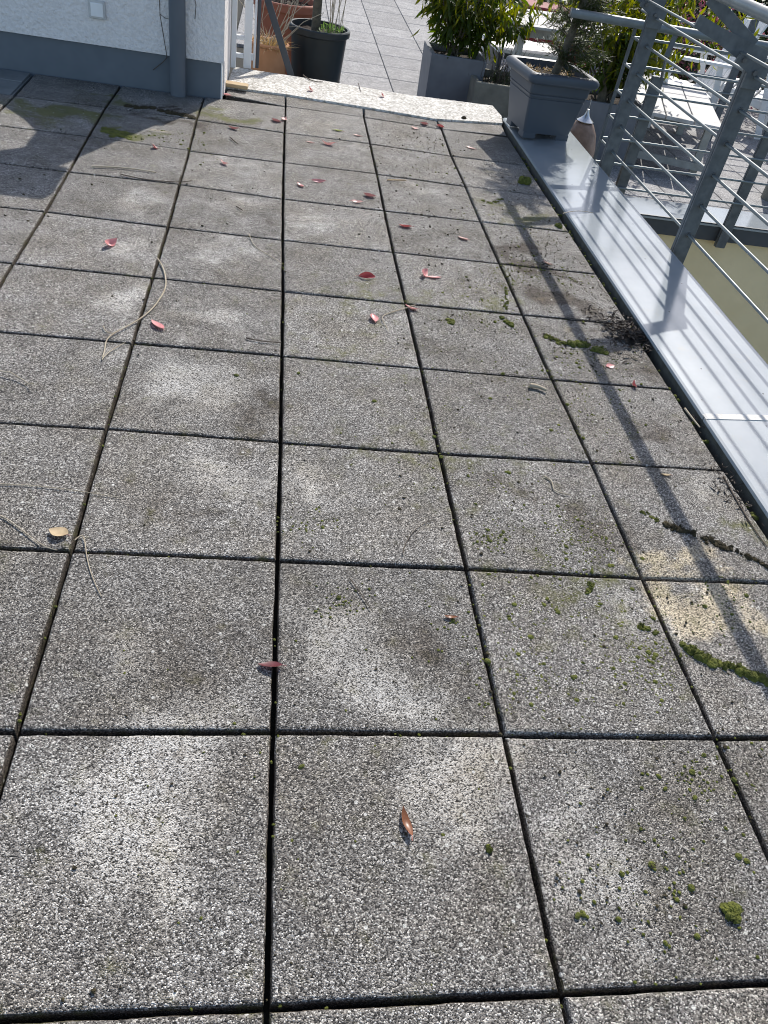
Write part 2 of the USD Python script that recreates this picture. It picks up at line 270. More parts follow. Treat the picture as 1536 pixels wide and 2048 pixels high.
A = blobs([(455, 230, .21, .12, .55), (110, 220, .36, .13, .6), (180, 190, .22, .06, .3), (60, 235, .25, .1, .4), (225, 195, .08, .05, .6), (240, 265, .16, .05, .9), (335, 275, .1, .03, .5), (990, 410, .1, .1, .4), (960, 610, .12, .1, .3), (1180, 1180, .3, .2, .2), (1010, 600, .05, .2, .3), (700, 700, .3, .3, .12), (760, 600, .4, .3, .18), (880, 900, .4, .3, .15), (1480, 1060, .12, .05, .4), (1060, 440, .2, .12, .35)])
T2 = blobs(TAN0)
HOLE = at(475, 229)[:2]
def stain_at(P):
    out = np.zeros((len(P), 3))
    warp = np.stack([meshkit.fbm(np.c_[P * 9, np.full(len(P), 3.1)], 3, 5), meshkit.fbm(np.c_[P * 9, np.full(len(P), 8.1)], 3, 9)], 1) - .5
    Q = P + warp * .3
    tan = np.zeros(len(P))
    for c, rx, ry, s in T2:
        tan = np.maximum(tan, s * np.clip(1.25 - np.hypot((Q[:, 0] - c[0]) / rx, (Q[:, 1] - c[1]) / ry), 0, 1))
    for k, L in enumerate((W, B, A)):
        for c, rx, ry, s in L:
            d = np.hypot((Q[:, 0] - c[0]) / rx, (Q[:, 1] - c[1]) / ry)
            out[:, k] = np.maximum(out[:, k], s * (1.15, 1.3, 1.0)[k] * np.clip(1.25 - d, 0, 1))
    # a pot once stood on the slab: bare disc in the algae ring
    d = np.hypot((P[:, 0] - HOLE[0]), (P[:, 1] - HOLE[1]))
    out[:, 2] *= np.clip((d - .085) / .03, 0, 1)
    # soft dirt towards the parapet
    out[:, 1] += .22 * np.clip((P[:, 0] - .9) / .6, 0, 1) * meshkit.noise(np.c_[P * 7, P[:, :1] * 0])
    return out, tan
def slab(c, gap=0.0052, thick=0.055, n=14, dz=0.0, tilt=(0, 0)):
    """paving slab over the four corners c (ccw), edges chamfered"""
    c = np.asarray(c, float); ctr = c.mean(0)
    e = (c - ctr); L = np.abs(e).max(0); inn = ctr + e * (1 - gap / L)
    def grid(cc, k):
        s = np.linspace(0, 1, k); S, T = np.meshgrid(s, s)
        return ((1 - S)[..., None] * (1 - T)[..., None] * cc[0] + S[..., None] * (1 - T)[..., None] * cc[1] + S[..., None] * T[..., None] * cc[2] + (1 - S)[..., None] * T[..., None] * cc[3]).reshape(-1, 2)
    top = grid(ctr + (inn - ctr) * (1 - 0.0085 / L), n)
    tz = dz + (top - ctr) @ np.array(tilt)
    ring = [i for i in range(n)] + [n * (i + 1) - 1 for i in range(1, n)] + [n * n - 2 - i for i in range(n - 1)] + [n * (n - 1 - i) for i in range(1, n - 1)]
    full = grid(inn, n)[ring]; fz = dz + (full - ctr) @ np.array(tilt) - 0.0035
    jit = rng.normal(0, 0.0007, (len(ring), 2)); full = full + jit
    mid_ = ctr + (full - ctr) * (1 - 0.0028 / L)
    v = np.vstack([np.c_[top, tz], np.c_[mid_, fz + .0013], np.c_[full, fz - .0035], np.c_[full, np.full(len(ring), -thick)]])
    f = []
    for j in range(n - 1):
        for i in range(n - 1):
            a = j * n + i; f += [(a, a + 1, a + n + 1), (a, a + n + 1, a + n)]
    o1, k = n * n, len(ring); o2 = o1 + k
    for i in range(k):
        q = (i + 1) % k
        f += [(ring[i], o1 + i, o1 + q), (ring[i], o1 + q, ring[q]), (o1 + i, o2 + i, o2 + q), (o1 + i, o2 + q, o1 + q), (o2 + i, o2 + k + i, o2 + k + q), (o2 + i, o2 + k + q, o2 + q)]
    return trimesh.Trimesh(v, f, process=False)
def add_stain_and_joint_shade(o, P):
    s, tn = stain_at(P[:, :2]); joint_shade = P[:, 2] < -.006; s[joint_shade] = (0, 1.8, .1)  # slab sides below the chamfer painted dark: joint shade put into the colour
    UsdGeom.PrimvarsAPI(o).CreatePrimvar('tan', Sdf.ValueTypeNames.Color3fArray, 'vertex').Set(Vt.Vec3fArray.FromNumpy(np.repeat(tn[:, None], 3, 1).astype(np.float32)))
    UsdGeom.PrimvarsAPI(o).CreatePrimvar('stain', Sdf.ValueTypeNames.Color3fArray, 'vertex').Set(Vt.Vec3fArray.FromNumpy(s.astype(np.float32)))
terrace = thing('terrace_floor', kind='structure')
def put_tile(c):
    mesh = slab(c, dz=rng.normal(0, .0006), tilt=rng.normal(0, .0016, 2))
    o = obj('tile', mesh, m_tile, terrace); add_stain_and_joint_shade(o, mesh.vertices); return o
for j in range(-3, 9):
    for i in range(-4 if j > 3 else -3, 3):
        if j < 1 and i < -2: continue
        if i == -4 and j == 8: continue
        c = [corner(i, j), corner(i + 1, j), corner(i + 1, j + 1), corner(i, j + 1)]
        if j == 8 and i < 0: c[2] = np.array([c[2][0], 4.512]) if i < -1 else c[2]; c[3] = np.array([c[3][0], 4.512])
        if (i, j) == (-1, 8): c[3] = np.array([-.503, 4.515]); c[2] = np.array([0.0, 4.545])
        put_tile(c)
edge = [at(571, 187)[:2], at(727, 211)[:2], at(870, 235)[:2], at(1004, 249)[:2]]
for i, (a, b) in enumerate(((0, 1), (1, 2), (2, 3))):
    put_tile([corner(a, 9), corner(b, 9) if b < 3 else np.array([1.478, 4.60]), edge[i + 1] - [0, .012], edge[i] - [0, .012]])
put_tile([np.array([-.385, 4.625]), np.array([0.0, 4.553]), edge[0] - [0, .012], np.array([-.385, 4.79])])
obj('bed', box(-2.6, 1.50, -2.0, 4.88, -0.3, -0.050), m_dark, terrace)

# ---- sill stone at the step down
ST = [np.array(at(*q, .012)[:2]) for q in [(447, 172), (570, 188), (727, 213), (868, 237), (1005, 246), (1003, 232), (985, 211), (820, 190), (640, 160), (470, 138)]]
from shapely.geometry import Polygon
ST[0][0] = -.39; ST[-1] = np.array([-.365, 5.29])
st = trimesh.creation.extrude_polygon(Polygon(ST), 0.05, engine='earcut'); st.apply_translation((0, 0, -.038))
obj('step_stone', st, m_stone, kind='structure')
obj('step_riser', box(-2.5, 1.50, 4.89, 5.20, -0.6, -0.0405), m_rough, kind='structure')

# ---- lower terrace
lower = thing('lower_terrace', kind='structure')
def low_slab(x0, y0):
    g = .004; z = -.4 + rng.normal(0, .0008)
    b = rbox(x0 + .25, y0 + .25, z - .02, .5 - 2 * g, .5 - 2 * g, .04, .003)
    obj('tile', b, m_ltile, lower)
for jy in range(0, 17):
    for ix in range(-1, 14):
        x0, y0 = ix * .5, 4.77 + .23 + jy * .5 - .0
        if y0 < 5.4 and x0 < 2: continue
        if x0 < 0 and y0 < 8: continue
        if x0 > 2.1 and y0 > 9.6: continue
        if x0 > 3.6 + (y0 - 4.7) * .8: continue
        low_slab(x0, y0)
for ix in range(4, 12): 
    b = rbox(ix * .5 + .25, 4.885, -.42, .492, .215, .04, .003); obj('tile', b, m_ltile, lower)
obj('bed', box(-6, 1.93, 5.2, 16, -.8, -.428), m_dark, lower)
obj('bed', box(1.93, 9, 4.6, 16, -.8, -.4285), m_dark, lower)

# ---- parapet with metal coping on the right
par = thing('parapet_wall', 'low terrace parapet with pale grey metal coping under the steel railing', 'wall')
obj('wall', box(1.53, 1.90, -2.5, 4.95, -3.5, .02), m_yellow, par)
def coping(y0, y1):
    prof = [(1.503, .030), (1.503, .017), (1.507, .017), (1.509, .024), (1.921, .050), (1.923, -.01), (1.931, -.01), (1.930, .058), (1.925, .060), (1.512, .0335)]
    return prism_xz(prof, y0, y1)
obj('gutter_fascia', box(1.506, 1.528, -2.5, 4.95, -.2, .0165), m_gutter, par)
obj('coping', coping(1.292, 4.90), m_coping, par)
obj('coping', coping(-2.5, 1.286), m_coping, par)
sm = prism_xz([(1.504, .032), (1.512, .036), (1.926, .0625), (1.932, .058)], 1.272, 1.306)
sv = sm.vertices.copy(); sv[:, 1] += (meshkit.noise(sv * [9, 60, 9]) - .5) * .006; sm.vertices = sv
obj('seam', sm, m_seam, par)
obj('parapet_end_block', box(1.50, 1.94, 4.905, 5.2, -3.5, -.05), m_rough, kind='structure')

# ---- far wall of the light well
fw = thing('yellow_wall', 'yellow rendered wall with dark grey fascia across the light well', 'wall')
obj('wall', box(1.95, 7.0, 4.445, 4.74, -3.5, -.44), m_yellow, fw)
obj('fascia', box(1.945, 7.0, 4.405, 4.438, -.455, -.352), m_fascia, fw)
obj('coping', box(1.94, 7.0, 4.395, 4.772, -.350, -.338), m_coping, fw)
obj('coping_lip', box(1.94, 7.0, 4.398, 4.409, -.3375, -.329), m_fascia, fw)

# ---- house on the left
house = thing('house_wall', 'white rendered house wall with slate grey plinth at the left', 'building')
HX = -.388
obj('wall', prism_xz([(-4, .2), (HX, .2), (HX, .66), (-4, .66)], 4.515, 4.60), m_render, house)
obj('wall', prism_xz([(-1.6, .6605), (HX, .6605), (HX, 1.72), (-.585, 1.72), (-.61, 1.236), (-.755, 1.105), (-.957, .914), (-1.207, .72)], 4.588, 4.60), m_render, house)  # unseen upper wall, outline cut to shape the house shadow and lit wedge
obj('wall', prism_xz([(-.612, 1.25), (-.587, 1.715), (-1.4, 1.74), (-4, 1.74), (-4, 1.70), (-1.0, 1.72), (-.713, 1.41)], 4.588, 4.60), m_render, house, label='unseen upper wall piece shaped to cast the house shadow')  # unseen piece added above the notch to close the lit wedge with shadow
gx, gz = np.meshgrid(np.arange(-2.0, HX + .001, .0045), np.arange(.2005, .66, .0045))
gp = np.c_[gx.ravel(), gz.ravel()]; sa = np.c_[(gp[:, 0] * .8 - gp[:, 1] * .6) * 42, (gp[:, 0] * .6 + gp[:, 1] * .8) * 95, gp[:, 0] * 0]
wy = 4.512 - .0065 * (meshkit.noise(sa, 3) * .65 + meshkit.noise(sa * 2.1, 4) * .35)
nz, nx = gx.shape; ii = (np.arange(nz - 1)[:, None] * nx + np.arange(nx - 1)).ravel()
obj('render_coat', (np.c_[gp[:, 0], wy, gp[:, 1]], np.c_[ii, ii + 1, ii + nx + 1, ii + nx]), m_render, house, smooth=True)
obj('reveal', box(-.50, HX - .001, 4.601, 5.26, .0, 1.72), m_render, house)
obj('plinth', box(-4, -.406, 4.522, 4.6, -.2, .1995), m_plinth, house)
obj('plinth', box(-.50, -.4065, 4.6005, 5.0, -.2, -.001), m_plinth, house)
obj('corner_bead', box(-.4055, -.398, 4.524, 4.60, -.03, .199), m_white, house)
obj('roof_edge', box(-1.3, -.25, 4.46, 4.80, 1.725, 1.80), m_plinth, house)  # unseen roof slab, added for its shadow on the slabs

# drain channel by the house
gr = thing('drain_grate', 'grey metal drain channel grating at the foot of the house wall', 'drain')
obj('frame', box(-2.3, -1.512, 4.02, 4.50, -.03, -.012), m_grate, gr)
obj('cover', box(-2.3, -1.52, 4.30, 4.495, -.0115, .002, .0015), m_grate, gr)
for k in range(14):
    obj('slat', box(-2.3, -1.52, 4.035 + k * .0185, 4.035 + k * .0185 + .011, -.0115, -.001), m_grate, gr)

# ================================================================ THINGS ON THE HOUSE
dp = thing('downpipe', 'slate grey round downpipe standing in front of the house plinth', 'downpipe', (-.655, 4.468, 0))
obj('pipe', lathe([(.0, .0), (.046, .0), (.0475, .002), (.0475, 1.715), (.0, 1.715)], 36), m_pipe, dp, smooth=40)
obj('clip', lathe([(.0478, .80), (.051, .802), (.051, .826), (.0478, .828)], 36), m_galv, dp, smooth=40)
so = thing('light_switch', 'square pale outdoor switch on the white render', 'switch', (-1.108, 4.514, .384))
obj('frame', rbox(0, -.009, 0, .094, .02, .094, .005), m_wwood, so)
obj('rocker', rbox(.001, -.021, 0, .07, .008, .07, .003), m_white, so)
cr = thing('wall_vine', 'thin dry vine stem hanging on the white render beside the downpipe', 'vine')
def wall_line(pts, r, y=4.508):
    P = []
    for px, py in pts:
        d = FWD + RIGHT * (px - 768) / FOC - UP * (py - 1024) / FOC
        P.append(CAM + d * (y - CAM[1]) / d[1])
    return tube(P, r, 5)
obj('stem', wall_line([(317, -30), (319, 0), (320, 30), (325, 60), (330, 90), (334, 115), (325, 125), (306, 140)], .0022), m_twigd, cr)
obj('stem', wall_line([(320, 28), (330, 36), (342, 39)], .0016), m_twigd, cr)
obj('stem', wall_line([(388, -10), (392, 10), (390, 38)], .002), m_twigd, cr)

# gate frame at the step
gt = thing('white_gate', 'white metal gate folded back behind the house corner', 'gate')
for x0, x1, y0, y1, mt, nm in ((-.385, -.352, 5.262, 5.30, m_white, 'upright'), (-.302, -.250, 5.30, 5.345, m_white, 'upright'), (-.237, -.222, 5.335, 5.37, m_white, 'upright'), (-.219, -.197, 5.345, 5.385, m_fascia, 'edge_strip')):
    obj(nm, box(x0, x1, y0, y1, .0125, 1.6, .003), mt, gt)
for z in (.09, .20, .85, 1.5):
    obj('crossbar', box(-.351, -.303, 5.275, 5.30, z - .013, z + .013), m_white, gt)
obj('crossbar', box(-.2495, -.238, 5.33, 5.35, .06, .10), m_white, gt)
br = obj('prop_bar', bar((.035, 5.40, -.02), (-.235, 5.42, .60), .012, .045, up=(1, 0, .5)), m_fascia, None, label='slanted dark grey flat bar in front of the terracotta pot', cat='bar')
wo = obj('wood_offcut', rbox(0, 0, 0, .155, .075, .022, .003), m_wood, None, label='small wooden block lying at the house corner on the step stone', cat='wood block')
UsdGeom.Xformable(wo).AddTranslateOp().Set(Gf.Vec3d(-.325, 4.775, .012 + .0115 + .004)); UsdGeom.Xformable(wo).AddRotateZOp().Set(-3.0)

# ================================================================ RAILINGS
PX0, PX1, RX = 1.972, 2.050, 2.014
ROD_Z = [.128, .276, .420, .565, .709, .849]
rail = thing('balcony_railing', 'galvanised steel railing with horizontal rods along the parapet', 'railing')
def post(y, top=.885):
    a = rbox((PX0 + PX1) / 2, y + .006, (top - .5) / 2, PX1 - PX0, .012, top + .5, .0015)
    b = box(PX0 + .004, PX1 - .004, y + .0125, y + .0165, -.5, top - .01)
    c = rbox((PX0 + PX1) / 2, y + .029, (top - .5) / 2 - .002, PX1 - PX0, .024, top + .496, .0015)
    p = obj('post', cat_([a, c]), m_galv, rail)
    obj('spacer', b, m_fascia, p)
    # head plates that carry the handrail
    h1 = prism_xz([(PX0 - .004, .80), (PX1 + .004, .80), (PX1 + .014, .885), (1.905, .925), (1.895, .895), (PX0 - .004, .86)], y - .0125, y - .0005)
    obj('head_plate', h1, m_galv, p)
    h2 = prism_xz([(PX1 + .01, .86), (PX1 + .01, .945), (1.80, 1.003), (1.69, 1.035), (1.68, .985), (1.81, .945), (PX0, .88)], y + .0415, y + .0525)
    obj('head_plate', h2, m_galv, p)
    s = bar((1.715, y + .06, 1.095), (1.985, y + .06, .955), .012, .05)
    obj('handrail_strut', s, m_galv, p)
    for x, z in ((2.0, .865), (1.93, .905)):
        bo = trimesh.creation.cylinder(radius=.011, height=.012, sections=6); bo.apply_transform(trimesh.transformations.rotation_matrix(math.pi / 2, (1, 0, 0))); bo.apply_translation((x, y - .018, z))
        obj('bolt', bo, m_bolt, p)
    for z in ROD_Z:
        r_ = trimesh.creation.torus(.0115, .0028, 16, 6); r_.apply_transform(trimesh.transformations.rotation_matrix(math.pi / 2, (1, 0, 0))); r_.apply_translation((RX, y - .0015, z))
        obj('rod_collar', r_, m_bolt, p)
POST_Y = (4.08, 2.805, .56, -.7)
for y in POST_Y: post(y)
for z in ROD_Z:
    obj('rod', tube([(RX, -1.2, z), (RX, 1.5, z), (RX, 4.32, z)], .0075, 10), m_galv_rod, rail, smooth=True)
obj('rod', tube([(1.935, -1.2, .925), (1.935, 1.5, .925), (1.935, 4.32, .925)], .0065, 10), m_galv_rod, rail, smooth=True)
obj('handrail', tube([(1.703, -1.2, 1.122), (1.703, 1.5, 1.122), (1.703, 4.62, 1.122)], .0245, 20), m_galv_rod, rail, smooth=True)
obj('corner_bar', rbox(2.016, 4.335, .25, .018, .018, 1.1, .002), m_galv, rail)
# the railing across the light well
XY = 4.325
r2 = thing('cross_railing', 'galvanised steel railing across the light well on the yellow wall', 'railing')
for z in (-.154, -.006, .142, .280, .420, .565, .709):
    obj('rod', tube([(2.02 if z > 0 else 2.02, XY, z), (3.5, XY, z), (5.5, XY, z)], .0075, 10), m_galv_rod, r2, smooth=True)
obj('handrail', tube([(1.60, XY, .778), (3, XY, .776), (5.5, XY, .772)], .0245, 20), m_galv_rod, r2, smooth=True)
for x in (2.235, 3.115, 4.0):
    pm = cat_([rbox(x + .036, XY + .03, .02, .072, .012, 1.0, .0015), rbox(x + .036, XY + .052, .02, .072, .018, 1.0, .0015)])
    p = obj('post', pm, m_galv, r2)
    obj('spacer', box(x + .004, x + .068, XY + .0365, XY + .0425, -.47, .51), m_fascia, p)
    obj('brace', bar((x + .06, XY + .04, .50), (x + .015, XY - .02, .64), .012, .03), m_galv, p)
    obj('brace', bar((x + .015, XY - .02, .64), (x + .036, XY, .77), .012, .03, up=(1, 0, 0)), m_galv, p)

# a further railing beyond, seen through the shrubs
r3 = thing('far_railing', 'thin rods of a further railing behind the conifer', 'railing')
for z, x0, x1 in ((.02, 2.65, 5.6), (.14, 2.50, 5.6), (.33, 2.4, 5.6), (.52, 2.3, 5.6)):
    obj('rod', tube([(x0, 6.95, z), (4, 6.95, z), (x1, 6.95, z)], .008, 8), m_galv_rod, r3, smooth=True)
for x in (4.1, 5.5):
    obj('post', box(x, x + .07, 6.96, 6.985, -.4, .75, .002), m_galv, r3)

# ================================================================ LEAF AND PLANT BUILDERS
def leaf_blade(L, Wd, curl=0.0, fold=0.2, n=6):
    """a leaf along +x, base at origin; fold lifts the sides, curl lifts the ends"""
    t = np.linspace(0, 1, n); w = Wd / 2 * np.sin(np.pi * np.clip(t, .02, .985) ** .85) ** .8
    v = []
    for k in range(n):
        x = t[k] * L; z = curl * L * (2 * t[k] - 1) ** 2
        v += [(x, -w[k], z + fold * w[k]), (x, 0, z), (x, w[k], z + fold * w[k])]
    f = []
    for k in range(n - 1):
        a = k * 3
        f += [(a, a + 3, a + 4), (a, a + 4, a + 1), (a + 1, a + 4, a + 5), (a + 1, a + 5, a + 2)]
    return np.array(v), np.array(f)
def frame(d, roll, rg):
    d = d / np.linalg.norm(d); s = np.cross(d, (0, 0, 1.0)); 
    if np.linalg.norm(s) < 1e-3: s = np.array([1.0, 0, 0])
    s /= np.linalg.norm(s); u = np.cross(s, d)
    c, q = math.cos(roll), math.sin(roll)
    return np.stack([d, -(s * c + u * q), u * c - s * q], 1)
class Leaves:
    def __init__(self): self.v, self.f, self.n = [], [], 0
    def add(self, p, d, L, Wd, rg, curl=.1, fold=.25, n=4):
        v, f = leaf_blade(L, Wd, curl, fold, n)
        v = v @ frame(np.asarray(d, float), rg.normal(0, .5), rg).T + p
        self.v.append(v); self.f.append(f + self.n); self.n += len(v)
    def mesh(self): return trimesh.Trimesh(np.vstack(self.v), np.vstack(self.f), process=False)
def shrub(root, base, rg, stems, leaf=(.09, .022), droop=.8, per=26, mat=None, stem_r=.009, tips=None):
    """stems: list of tip points; drooping leaves along each side twig"""
    Ls = Leaves(); St = []
    for tip in stems:
        tip = np.asarray(tip, float); mid = (base + tip) / 2 + rg.normal(0, .05, 3); b = base + np.r_[rg.normal(0, .03, 2), 0]
        t = np.linspace(0, 1, 9)[:, None]; C = (1 - t) ** 2 * b + 2 * t * (1 - t) * mid + t ** 2 * tip
        St.append(tube(C, np.linspace(stem_r, stem_r * .3, 9), 6))
        for k in range(per):
            s = rg.uniform(.22, 1.0); i = min(int(s * 8), 7); p = C[i] + (C[i + 1] - C[i]) * (s * 8 - i)
            a = rg.uniform(0, 2 * math.pi); out = np.array([math.cos(a), math.sin(a), rg.uniform(-.1, .6)])
            q = p + out * rg.uniform(.03, .13)
            if rg.random() < .4: St.append(tube([p, (p + q) / 2 + [0, 0, .01], q], .0022, 4))
            for h in range(3):
                d = out * [1, 1, .4] + rg.normal(0, .45, 3) + [0, 0, -droop]
                Ls.add(q + rg.normal(0, .015, 3), d, leaf[0] * rg.uniform(.6, 1.2), leaf[1] * rg.uniform(.7, 1.2), rg, curl=-.08, n=4)
    obj('stems', cat_(St), m_bark, root)
    return Ls

# ================================================================ POTS AND PLANTS
def square_planter(root, x0, x1, y0, y1, zt, wall, taper, mat, zb=-.4):
    cx, cy = (x0 + x1) / 2, (y0 + y1) / 2; hx, hy = (x1 - x0) / 2, (y1 - y0) / 2
    def ring(hx, hy, z): return [(cx - hx, cy - hy, z), (cx + hx, cy - hy, z), (cx + hx, cy + hy, z), (cx - hx, cy + hy, z)]
    e = .006
    R = [ring(hx * taper, hy * taper, zb), ring(hx, hy, zt - e), ring(hx - e * .7, hy - e * .7, zt), ring(hx - wall, hy - wall, zt), ring(hx - wall, hy - wall, zt - .09)]
    v = np.array([p for r in R for p in r]); f = []
    for k in range(len(R) - 1):
        for j in range(4):
            a, b, c, d = k * 4 + j, k * 4 + (j + 1) % 4, (k + 1) * 4 + (j + 1) % 4, (k + 1) * 4 + j
            f += [(a, b, c), (a, c, d)]
    obj('planter_box', trimesh.Trimesh(v, f, process=False), mat, root)
    s = trimesh.creation.box(extents=(2 * (hx - wall) - .002, 2 * (hy - wall) - .002, .02)).subdivide().subdivide().subdivide()
    sv = s.vertices.copy(); sv[:, 2] += (meshkit.fbm(sv * 30 + 5, 3) - .5) * .04; s.vertices = sv; s.apply_translation((cx, cy, zt - .06))
    obj('soil', s, m_soil, root)
    return np.array([cx, cy, zt - .05])

rg = np.random.default_rng(11)
# 1: grey square planter with a drooping green shrub, on the lower terrace
pl1 = thing('square_planter', 'tall grey fibre cement planter left of the low concrete trough', 'planter')
b1 = square_planter(pl1, 1.197, 1.676, 6.47, 6.96, .06, .035, .96, m_fibre)
sh1 = thing('drooping_shrub', 'green shrub with long drooping leaves in the tall grey planter', 'shrub')
tips = [b1 + np.array([math.cos(a) * r, math.sin(a) * r * .8, h]) for a, r, h in [(3.0, .32, .42), (2.6, .25, .6), (.3, .45, .45), (.1, .5, .3), (.6, .35, .62), (5.8, .42, .5), (1.6, .3, .65), (4.6, .2, .5), (3.6, .28, .55), (0, .3, .75), (2, .15, .8), (5.3, .3, .62), (.2, .62, .42), (3.3, .3, .72)]]
L = shrub(sh1, b1, rg, tips, per=26, leaf=(.125, .028), droop=1.0); obj('foliage', L.mesh(), m_green, sh1, kind='stuff')
L2 = Leaves()
for k in range(520):
    t = tips[rg.integers(len(tips))]; p = b1 + (t - b1) * rg.uniform(.6, 1.1) + rg.normal(0, .06, 3)
    L2.add(p, rg.normal(0, .5, 3) + [0, 0, -.9], .11, .026, rg)
obj('young_leaves', L2.mesh(), m_gold, sh1, kind='stuff')

# 2: low concrete trough with dry stems
pl2 = thing('concrete_trough', 'low weathered concrete trough between the grey planter and the slate pot', 'planter')
b2 = square_planter(pl2, 1.565, 2.12, 6.24, 6.80, -.05, .04, .97, m_rough)
dr = thing('dry_perennial', 'dry brown stems growing in the low concrete trough', 'plant')
St = []
for k in range(46):
    a, r = rg.uniform(0, 6.28), rg.uniform(.02, .22); p = b2 + [math.cos(a) * r, math.sin(a) * r, 0]
    q = p + np.array([rg.normal(0, .08), rg.normal(0, .08), rg.uniform(.08, .32)]); St.append(tube([p, (p + q) / 2 + rg.normal(0, .02, 3), q], [.003, .0022, .001], 4))
obj('stems', cat_(St), m_twigd, dr)
L = Leaves()
for k in range(420): L.add(b2 + [rg.normal(0, .1), rg.normal(0, .1), abs(rg.normal(0, .06))], rg.normal(0, 1, 3) + [0, 0, .6], .035, .006, rg)
obj('foliage', L.mesh(), m_needle, dr, kind='stuff')

# 3: grey planter behind the slate pot with a golden shrub
pl3 = thing('square_planter', 'grey planter half hidden behind the slate plastic pot and amphora', 'planter')
b3 = square_planter(pl3, 2.33, 2.92, 5.78, 6.36, .03, .035, .97, m_fibre)
sh3 = thing('golden_shrub', 'yellow green shrub behind the railing corner', 'shrub')
tips = [b3 + np.array([rg.normal(0, .34), rg.normal(.05, .22), rg.uniform(.45, 1.0)]) for k in range(20)]
obj('trunk', tube([b3 + [-.05, -.08, -.04], b3 + [-.06, -.06, .2], b3 + [-.02, 0, .5]], [.035, .03, .016], 10), m_bark, sh3, smooth=True)
L = shrub(sh3, b3, rg, tips, per=20, leaf=(.10, .026)); obj('foliage', L.mesh(), m_green, sh3, kind='stuff')
L2 = Leaves()
for k in range(1300):
    t = tips[rg.integers(len(tips))]; p = b3 + (t - b3) * rg.uniform(.55, 1.12) + rg.normal(0, .08, 3)
    L2.add(p, rg.normal(0, .5, 3) + [0, 0, -.8], .10, .026, rg)
obj('young_leaves', L2.mesh(), m_gold, sh3, kind='stuff')

# 4: slate plastic pot standing on the parapet end
pc = thing('slate_plastic_pot', 'square slate blue plastic pot with rolled rim on the parapet end', 'pot', (1.665, 4.60, .046), 8)
PS = 1.075
def sq_loft(levels, n=6, r=.03):
    """rounded-square rings (half width, z, corner radius)"""
    rings = []
    for hw, z, cr in levels:
        P = []
        for cx, cy, a0 in ((1, 1, 0), (-1, 1, 90), (-1, -1, 180), (1, -1, 270)):
            for k in range(n):
                a = math.radians(a0 + 90 * k / (n - 1)); P.append((PS * ((hw - cr) * cx + cr * math.cos(a)), PS * ((hw - cr) * cy + cr * math.sin(a)), z))
        rings.append(P)
    v = np.array([p for R in rings for p in R]); m_ = 4 * n; f = []
    for k in range(len(rings) - 1):
        for j in range(m_):
            a, b, c, d = k * m_ + j, k * m_ + (j + 1) % m_, (k + 1) * m_ + (j + 1) % m_, (k + 1) * m_ + j
            f += [(a, b, c), (a, c, d)]
    return trimesh.Trimesh(v, f, process=False)
body = sq_loft([(.150, .034, .02), (.160, .10, .02), (.178, .235, .02), (.1795, .243, .02), (.1765, .245, .02), (.1765, .252, .02), (.181, .254, .02), (.184, .268, .02), (.181, .270, .02), (.1815, .276, .02), (.187, .278, .02), (.192, .345, .02)])
obj('body', body, m_plast, pc, smooth=25)
rim = []
for k in range(11):
    a = math.radians(-125 + k * 25); rim.append((.196 + .0 + .030 * math.cos(a), .362 + .032 * math.sin(a), .034))
rim += [(.186, .36, .02), (.178, .30, .02)]
obj('rim', sq_loft([(.192, .340, .02)] + rim), m_plast, pc, smooth=50)
for sx, sy in ((-1, -1), (1, -1), (1, 1), (-1, 1)):
    ft = rbox(sx * .1175, sy * .1175, .020, .088, .088, .040, .004); obj('foot', ft, m_plast, pc)
obj('base_plate', rbox(0, 0, .042, .30, .30, .012, .003), m_plast, pc)
so_ = trimesh.creation.box(extents=(.362, .362, .02)).subdivide().subdivide().subdivide(); v = so_.vertices.copy(); v[:, 2] += (meshkit.fbm(v * 40 + 3, 3) - .5) * .05; so_.vertices = v; so_.apply_translation((0, 0, .33))
obj('soil', so_, m_soil, pc)
L = Leaves()
for k in range(260): L.add(np.array([rg.uniform(-.16, .16), rg.uniform(-.16, .16), .355]), rg.normal(0, 1, 3) * [1, 1, .4] + [0, 0, .3], .03, .006, rg)
obj('bark_mulch', L.mesh(), m_straw, pc, kind='stuff')
cf = thing('potted_conifer', 'small conifer with dark trunk in the slate plastic pot', 'conifer', (1.665, 4.60, .046))
TR = np.array([(.02, .0, .33), (.055, .01, .5), (.085, .02, .72), (.12, .02, .95), (.16, .03, 1.25)])
obj('trunk', tube(TR, [.03, .028, .025, .02, .012], 8), m_bark, cf, smooth=True)
br_, Nd = [], Leaves()
for k in range(130):
    h = rg.uniform(.40, 1.2); p = np.array([np.interp(h, TR[:, 2], TR[:, c]) for c in range(3)])
    a = rg.uniform(0, 6.28); ln = rg.uniform(.12, .30) * (1.1 - .35 * h); q = p + np.array([math.cos(a) * ln, math.sin(a) * ln, rg.uniform(-.05, .14)])
    if h < .75 and rg.random() < .45: q = p + np.array([abs(math.cos(a)) * ln + .03, math.sin(a) * ln, rg.uniform(-.06, .12)])
    md = (p + q) / 2 + [0, 0, .02]; br_.append(tube([p, md, q], [.0045, .003, .0015], 5))
    for s in range(70):
        t = rg.uniform(.15, 1); c = (1 - t) ** 2 * p + 2 * t * (1 - t) * md + t * t * q
        d = (q - p) / ln + rg.normal(0, .7, 3); Nd.add(c + rg.normal(0, .012, 3), d, rg.uniform(.025, .06), .0048, rg, n=3)
obj('branches', cat_(br_), m_bark, cf); obj('foliage', Nd.mesh(), m_needle, cf, kind='stuff')

